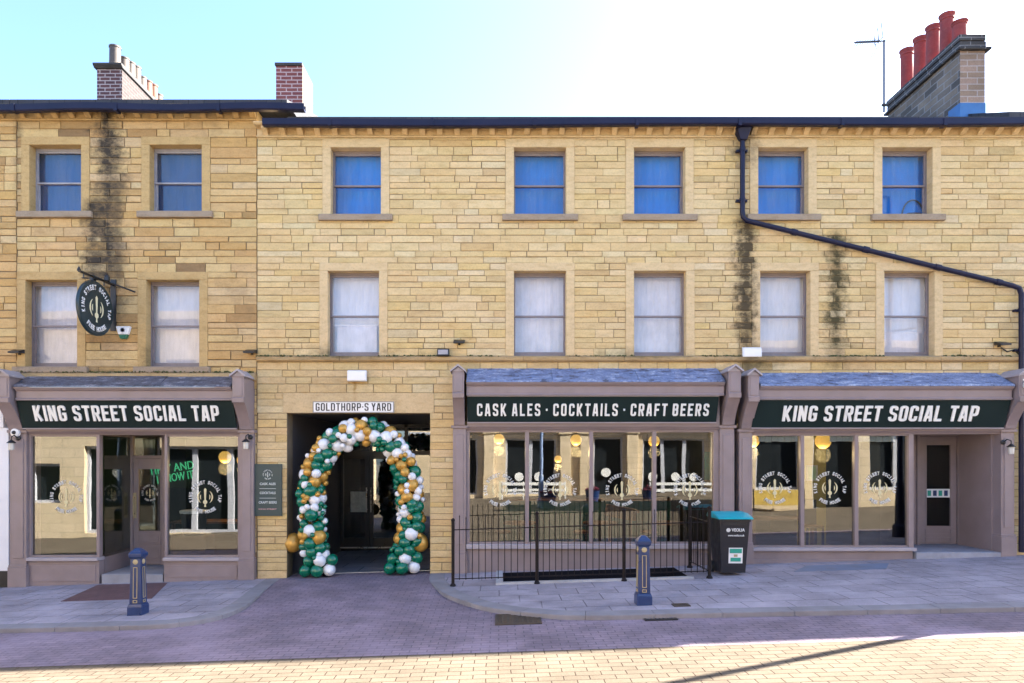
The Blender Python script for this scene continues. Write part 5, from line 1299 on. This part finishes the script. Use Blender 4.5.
def table(x, y, z0, w_, d_, h, label, mat=WOOD, round_=False):
    t = thing('pub_table', (x, y, z0), label, 'table', 'tables inside the pub')
    (MB().lathe([(w_ / 2, h - .04), (w_ / 2, h)], (x, y, z0), 24) if round_ else MB().box(x - w_ / 2, x + w_ / 2, y - d_ / 2, y + d_ / 2, z0 + h - .045, z0 + h)).build('tabletop', mat, t, .005)
    if round_: MB().tube([(x, y, z0), (x, y, z0 + h - .04)], .035).lathe([(.24, 0), (.24, .02), (.05, .05)], (x, y, z0), 20).build('pedestal', BLACK, t)
    else:
        for sx in (-1, 1):
            for sy in (-1, 1): MB().box(x + sx * (w_ / 2 - .06) - .03, x + sx * (w_ / 2 - .06) + .03, y + sy * (d_ / 2 - .06) - .03, y + sy * (d_ / 2 - .06) + .03, z0, z0 + h - .046).build('leg', mat, t)
def stool(x, y, z0, h, label):
    t = thing('bar_stool', (x, y, z0), label, 'stool', 'stools inside the pub')
    MB().lathe([(.15, h - .05), (.17, h - .04), (.17, h - .01), (.15, h)], (x, y, z0), 20).build('seat', WOOD, t, 0, True)
    for k in range(4):
        a_ = pi / 4 + k * pi / 2; MB().tube([(x + .19 * cos(a_), y + .19 * sin(a_), z0), (x + .1 * cos(a_), y + .1 * sin(a_), z0 + h - .05)], .014, 8).build('leg', BLACK, t)
table(PX(212, 2.2), 2.2, FLZ, 1.5, .7, .78, 'long brown table seen behind the left shop emblem')
t = thing('tub', (PX(194, .5), .5, FLZ), 'black tub with a broad white rim inside the left shop window', 'tub')
xt = PX(194, .5); zt0 = PZ(535, .5)
MB().lathe([(.17, 0), (.2, .05), (.235, .38), (.235, .42)], (xt, .5, zt0), 24).build('body', BINB, t, 0, True)
MB().lathe([(.25, .42), (.255, .46), (.235, .475), (.2, .475)], (xt, .5, zt0), 24).build('rim', WHITE, t, 0, True)
MB().box(xt - .3, xt + .3, .3, .7, FLZ, zt0 - .001).build('plinth', WOOD, t)
cnt = thing('bar_counter', (PX(560, 4.5), 4.5, 0), 'long wooden bar counter across the middle shop', 'counter')
MB().box(PX(500, 4.5), PX(690, 4.5), 4.3, 4.8, -.02, 1.02).build('front', plain('bar_front', (.02, .10, .11), .5, var=.2), cnt, .01)
MB().box(PX(496, 4.5), PX(694, 4.5), 4.2, 4.85, 1.02, 1.08).build('top', WOOD, cnt, .01)
for i, px in enumerate((520, 600, 668)):
    table(PX(px, 1.7), 1.7, -.02, .7, .7, .76, ('round table inside the first middle shop pane', 'round table behind the middle shop emblem', 'round table inside the last pane by the bin')[i], round_=True)
    stool(PX(px, 1.2) - .35, 1.35, -.02, .62, ('stool under the first pane behind the railings', 'stool beside the second mullion behind railings', 'stool inside the last railed pane')[i])
cs = thing('wooden_crate', (PX(622, .55), .55, .0), 'dark brown tilted wooden planter box in the third railed pane', 'planter')
Mc = Matrix.Translation((PX(620, .55), .55, PZ(517, .55))) @ Matrix.Rotation(R(10), 4, 'Y')
b = MB(); b.box(-.28, .28, -.15, .15, -.02, .2, Mc); b.box(-.31, .31, -.18, -.15, .14, .2, Mc); b.build('box', WOOD, cs, .01)
b = MB()
for s in (-1, 1): b.box(PX(620, .55) + s * .2 - .02, PX(620, .55) + s * .2 + .02, .5, .6, -.02, PZ(517, .55) + .0)
b.build('legs', WOOD, cs)
po = thing('poster', (PX(712, 1), .9, 1), 'teal poster with white edge at the right end of the railed shop', 'poster')
MB().box(PX(705, 1.2), PX(711, 1.2), 1.2, 1.22, PZ(480, 1.2), PZ(452, 1.2)).build('sheet', plain('teal_poster', (.05, .3, .33), .5, var=.3, nscale=9, bumpk=0), po)
# right shop
tag(MB().box(PX(803, 2.2), PX(826, 2.2), 2.2, 2.5, .1, 2.6).build('interior_wall', OLIVE), kind='structure')
pf = thing('framed_picture', (PX(812, 2.15), 2.18, PZ(485, 2.15)), 'pale framed picture on the yellow pillar in the right shop', 'picture')
b = MB(); frame_rect(b, PX(807, 2.15), PX(818, 2.15), PZ(481, 2.15), PZ(465, 2.15), 2.16, 2.198, .03); b.build('frame', GREYP, pf)
MB().box(PX(807, 2.15) + .03, PX(818, 2.15) - .03, 2.175, 2.19, PZ(481, 2.15) + .03, PZ(465, 2.15) - .03).build('picture', plain('pale_green', (.35, .55, .48), .5, var=.3, nscale=9, bumpk=0), pf)
ng = thing('neon_strip', (PX(862, 3), 3, PZ(475, 3)), 'green and orange neon lights deep in the right shop', 'neon sign')
b = MB(); 
for k in range(6): b.box(PX(859 + 2.4 * (k % 2), 3), PX(862 + 2.4 * (k % 2), 3), 2.98, 3, PZ(488 - 6 * k, 3), PZ(484.5 - 6 * k, 3), mi=k % 3 == 2)
b.build('lights', [NEON, NEONO], ng)
table(PX(778, 1.5), 1.5, .1, 1.3, .6, .76, 'brown table behind the first pane of the right shop')
hc = thing('high_chair', (PX(812, .8), .8, .1), 'dark tall narrow chair in the centre pane of the right shop', 'chair')
xh = PX(812, .8)
MB().box(xh - .17, xh + .17, .65, 1.0, .72, .76).build('seat', WOOD, hc, .01); MB().box(xh - .17, xh + .17, .97, 1.01, .76, 1.25).build('backrest', BLACK, hc, .01)
for sx in (-1, 1):
    for sy in (.67, .97): MB().box(xh + sx * .15 - .018, xh + sx * .15 + .018, sy - .018, sy + .018, .1, .72).build('leg', BLACK, hc)
dr = thing('orange_panel', (PX(873, 1.8), 1.8, .1), 'narrow orange wooden door edge in the last pane of the right shop', 'door')
MB().box(PX(871, 1.8), PX(876, 1.8), 1.5, 2.1, .1, 2.5).build('leaf', plain('orange_wood', (.42, .17, .06), .5, var=.3), dr, .006)
MB().box(PX(871, 1.8) - .03, PX(871, 1.8) - .001, 1.75, 1.8, 1.1, 1.25).build('handle', STEEL, dr)

# ================================================================== ACROSS THE STREET (seen only in the glass)
OPS = brick_mat('opposite_stone', (.66, .53, .35), (.72, .58, .40), (.50, .40, .28), .8, .3, .012, 'WZ', .2, .3)
DGL = plain('dark_glass', (.012, .016, .02), .5, var=.2, bumpk=0, spec=.08)
def opp(x0, x1, yf, dep, h, holes, label):
    t = thing('stone_building', ((x0 + x1) / 2, yf, 0), label, 'building')
    b = MB(); zs = sorted({-.8, h} | {q[2] for q in holes} | {q[3] for q in holes})
    for za_, zb_ in zip(zs, zs[1:]):
        for a_, c_ in intervals(x0, x1, za_, zb_, holes): b.box(a_, c_, yf - .35, yf, za_, zb_)
    b.box(x0, x0 + .3, yf - dep, yf - .352, -.8, h); b.box(x1 - .3, x1, yf - dep, yf - .352, -.8, h); b.box(x0, x1, yf - dep - .3, yf - dep - .002, -.8, h)
    b.build('wall', OPS, t)
    MB().box(x0 - .15, x1 + .15, yf - .35, yf + .18, h, h + .25).build('cornice', OPS, t)
    MB().box(x0, x1, yf - dep, yf - .36, h - .3, h - .1).build('roof', SLATE, t)
    for (a_, c_, z0_, z1_) in holes:
        f = MB(); w2 = .09; n = max(1, round((c_ - a_) / 1.1))
        frame_rect(f, a_, c_, max(z0_, -.4), z1_, yf - .25, yf - .15, w2)
        for k in range(1, n): f.box(a_ + (c_ - a_) * k / n - .09, a_ + (c_ - a_) * k / n + .09, yf - .25, yf - .15, z0_ + w2, z1_ - w2)
        wn = f.build('window', GREYP, t)
        MB().box(a_ + .01, c_ - .01, yf - .30, yf - .255, max(z0_, -.4), z1_).build('pane', DGL, wn)
    return t
up_ = lambda xs, z0_, z1_: [(x, x + 1.0, z0_, z1_) for x in xs]
ob = opp(-40, -7.0, -9.5, 8, 6.6, [(-13.4, -7.6, -.35, 2.45), (-15.2, -14.2, .6, 1.9)] + up_((-17, -14, -11, -8.6), 3.8, 5.3), 'sunlit stone building across the street with a wide dark entrance')
ob2 = opp(-6.0, 14.5, -24, 8, 7.0, [(.3, 3.0, .1, 3.1), (5.0, 6.6, -.6, 3.2), (7.6, 11.0, .1, 3.1), (-4, -1.2, .1, 3.1)] + up_((-4, -1, 2, 5, 8, 11), 4.2, 5.9), 'sunlit stone building behind the square with grey framed shop windows')
ob3 = opp(8.5, 40, -11.5, 3, 6.0, [(9.0, 10.6, .95, 3.0), (11.0, 12.6, .2, 3.0), (13, 15.0, .95, 3.0), (15.6, 18.6, .2, 3.0), (19, 23, -.3, 2.6)] + up_((9, 12, 15, 18), 3.6, 5.0), 'sunlit stone building across the street beyond the lamp post')
for x in (-.6, 3.5, 4.5, 7.05, 11.5):
    MB().box(x - .28, x + .28, -24, -23.8, -.7, 3.35).box(x - .34, x + .34, -24, -23.74, 3.35, 3.6).build('pillar', OPS, ob2, .02)
MB().box(-5.9, 14.4, -24, -23.7, 3.6, 3.75).build('ledge', GREYP, ob2)
for i, (xa_, xb_) in enumerate(((.1, 3.2), (7.4, 11.2))):
    cbr = thing('cafe_barrier', ((xa_ + xb_) / 2, -21, .05), ('low white two rail barrier before the left grey framed windows across the square', 'low white two rail barrier before the right grey framed windows across the square')[i], 'barrier')
    bb_ = MB(); bb_.box(xa_, xb_, -21.03, -20.97, .72, .86).box(xa_, xb_, -21.03, -20.97, .42, .54)
    for k in range(4): bb_.box(xa_ + (xb_ - xa_) * k / 3 - .03, xa_ + (xb_ - xa_) * k / 3 + .03, -21.08, -21.031, -.02, .9)
    bb_.build('rails', WHITE, cbr)
FLW = plain('flowers', (.30, .05, .10), .7, var=.8, nscale=22, bumpk=.5)
for i, (x, y) in enumerate(((2.0, -15.6), (4.2, -18.5), (6.9, -19))):
    pt = thing('planter', (x, y, .0), ('blue tub of flowers by the lamp post in the square', 'blue tub of flowers in the middle of the square', 'blue tub of flowers at the right of the square')[i], 'planter', 'flower tubs in the square')
    MB().lathe([(.24, -.1), (.34, .55), (.36, .6), (.31, .6), (.30, .5)], (x, y, 0), 20).build('tub', BOLB, pt, 0, True)
    rf = random.Random(i); fm = MB()
    for k in range(160):
        q = rf.uniform(0, 6.28); r_q = .34 * math.sqrt(rf.random()); h_ = .6 + .3 * (1 - r_q / .4) * rf.random(); u = rf.uniform(0, 6.28); e_ = .05
        c_ = Vector((x + r_q * cos(q), y + r_q * sin(q), h_)); A = Vector((cos(u), sin(u), .4)) * e_; B_ = Vector((-sin(u), cos(u), .3)) * e_
        fm.face([c_ - A, c_ - B_, c_ + A, c_ + B_])
    fm.build('flowers', FLW, pt)
ybr = thing('cafe_barrier', (9.6, -11.1, .3), 'yellow canvas cafe barrier in front of the stone building across the street', 'barrier')
MB().box(8.8, 10.5, -11.12, -11.08, .45, .95).build('canvas', plain('yellow_canvas', (.62, .42, .08), .7, var=.35, nscale=5), ybr)
for x in (8.78, 10.52): MB().tube([(x, -11.1, .2), (x, -11.1, 1.0)], .025).build('post', BLACK, ybr)
for i, (x, z) in enumerate(((1.0, 1.05), (2.1, 1.05), (5.7, 1.25), (8.2, 1.05), (9.4, 1.05), (10.4, 1.05))):
    MB().lathe([(.001, 0), (.24, 0), (.24, .02), (.001, .02)], (0, 0, 0), 24, Matrix.Translation((x, -24.14, z)) @ Matrix.Rotation(R(-90), 4, 'X')).build('round_sticker', WHITE, ob2)
# lamp posts: one beside the pavement, out of the picture to the right, throws the thin shadow
def lamp_post(x, y, h, mat, label, arms=True):
    z = gz(x); t = thing('lamp_post', (x, y, z), label, 'lamp post')
    MB().lathe([(.16, -.1), (.16, .25), (.11, .3), (.10, 1.2), (.07, 1.25), (.055, h - .2), (.04, h)], (x, y, z), 18).build('column', mat, t, 0, True)
    MB().tube([(x, y, z + h - .05), (x - .1, y - .3, z + h + .15), (x - .2, y - .9, z + h + .2)], .035, 10).build('arm', mat, t, 0, True)
    MB().box(x - .35, x - .1, y - 1.4, y - .8, z + h + .13, z + h + .25).build('lantern', mat, t, .02)
    if arms:
        for s, hh in ((1, 4.75), (-1, 5.3)): MB().tube([(x, y, z + hh), (x + s * .5, y + .25 * s, z + hh + .05)], .022, 8).build('basket_arm', mat, t)
    return t
lamp_post(9.1, -3.0, 7.9, GUTTER, 'tall navy lamp post on the pavement just beyond the right edge')
lamp_post(1.75, -16.5, 6.5, plain('lamp_blue', (.10, .16, .30), .4), 'blue lamp post standing in the square across the street', False)
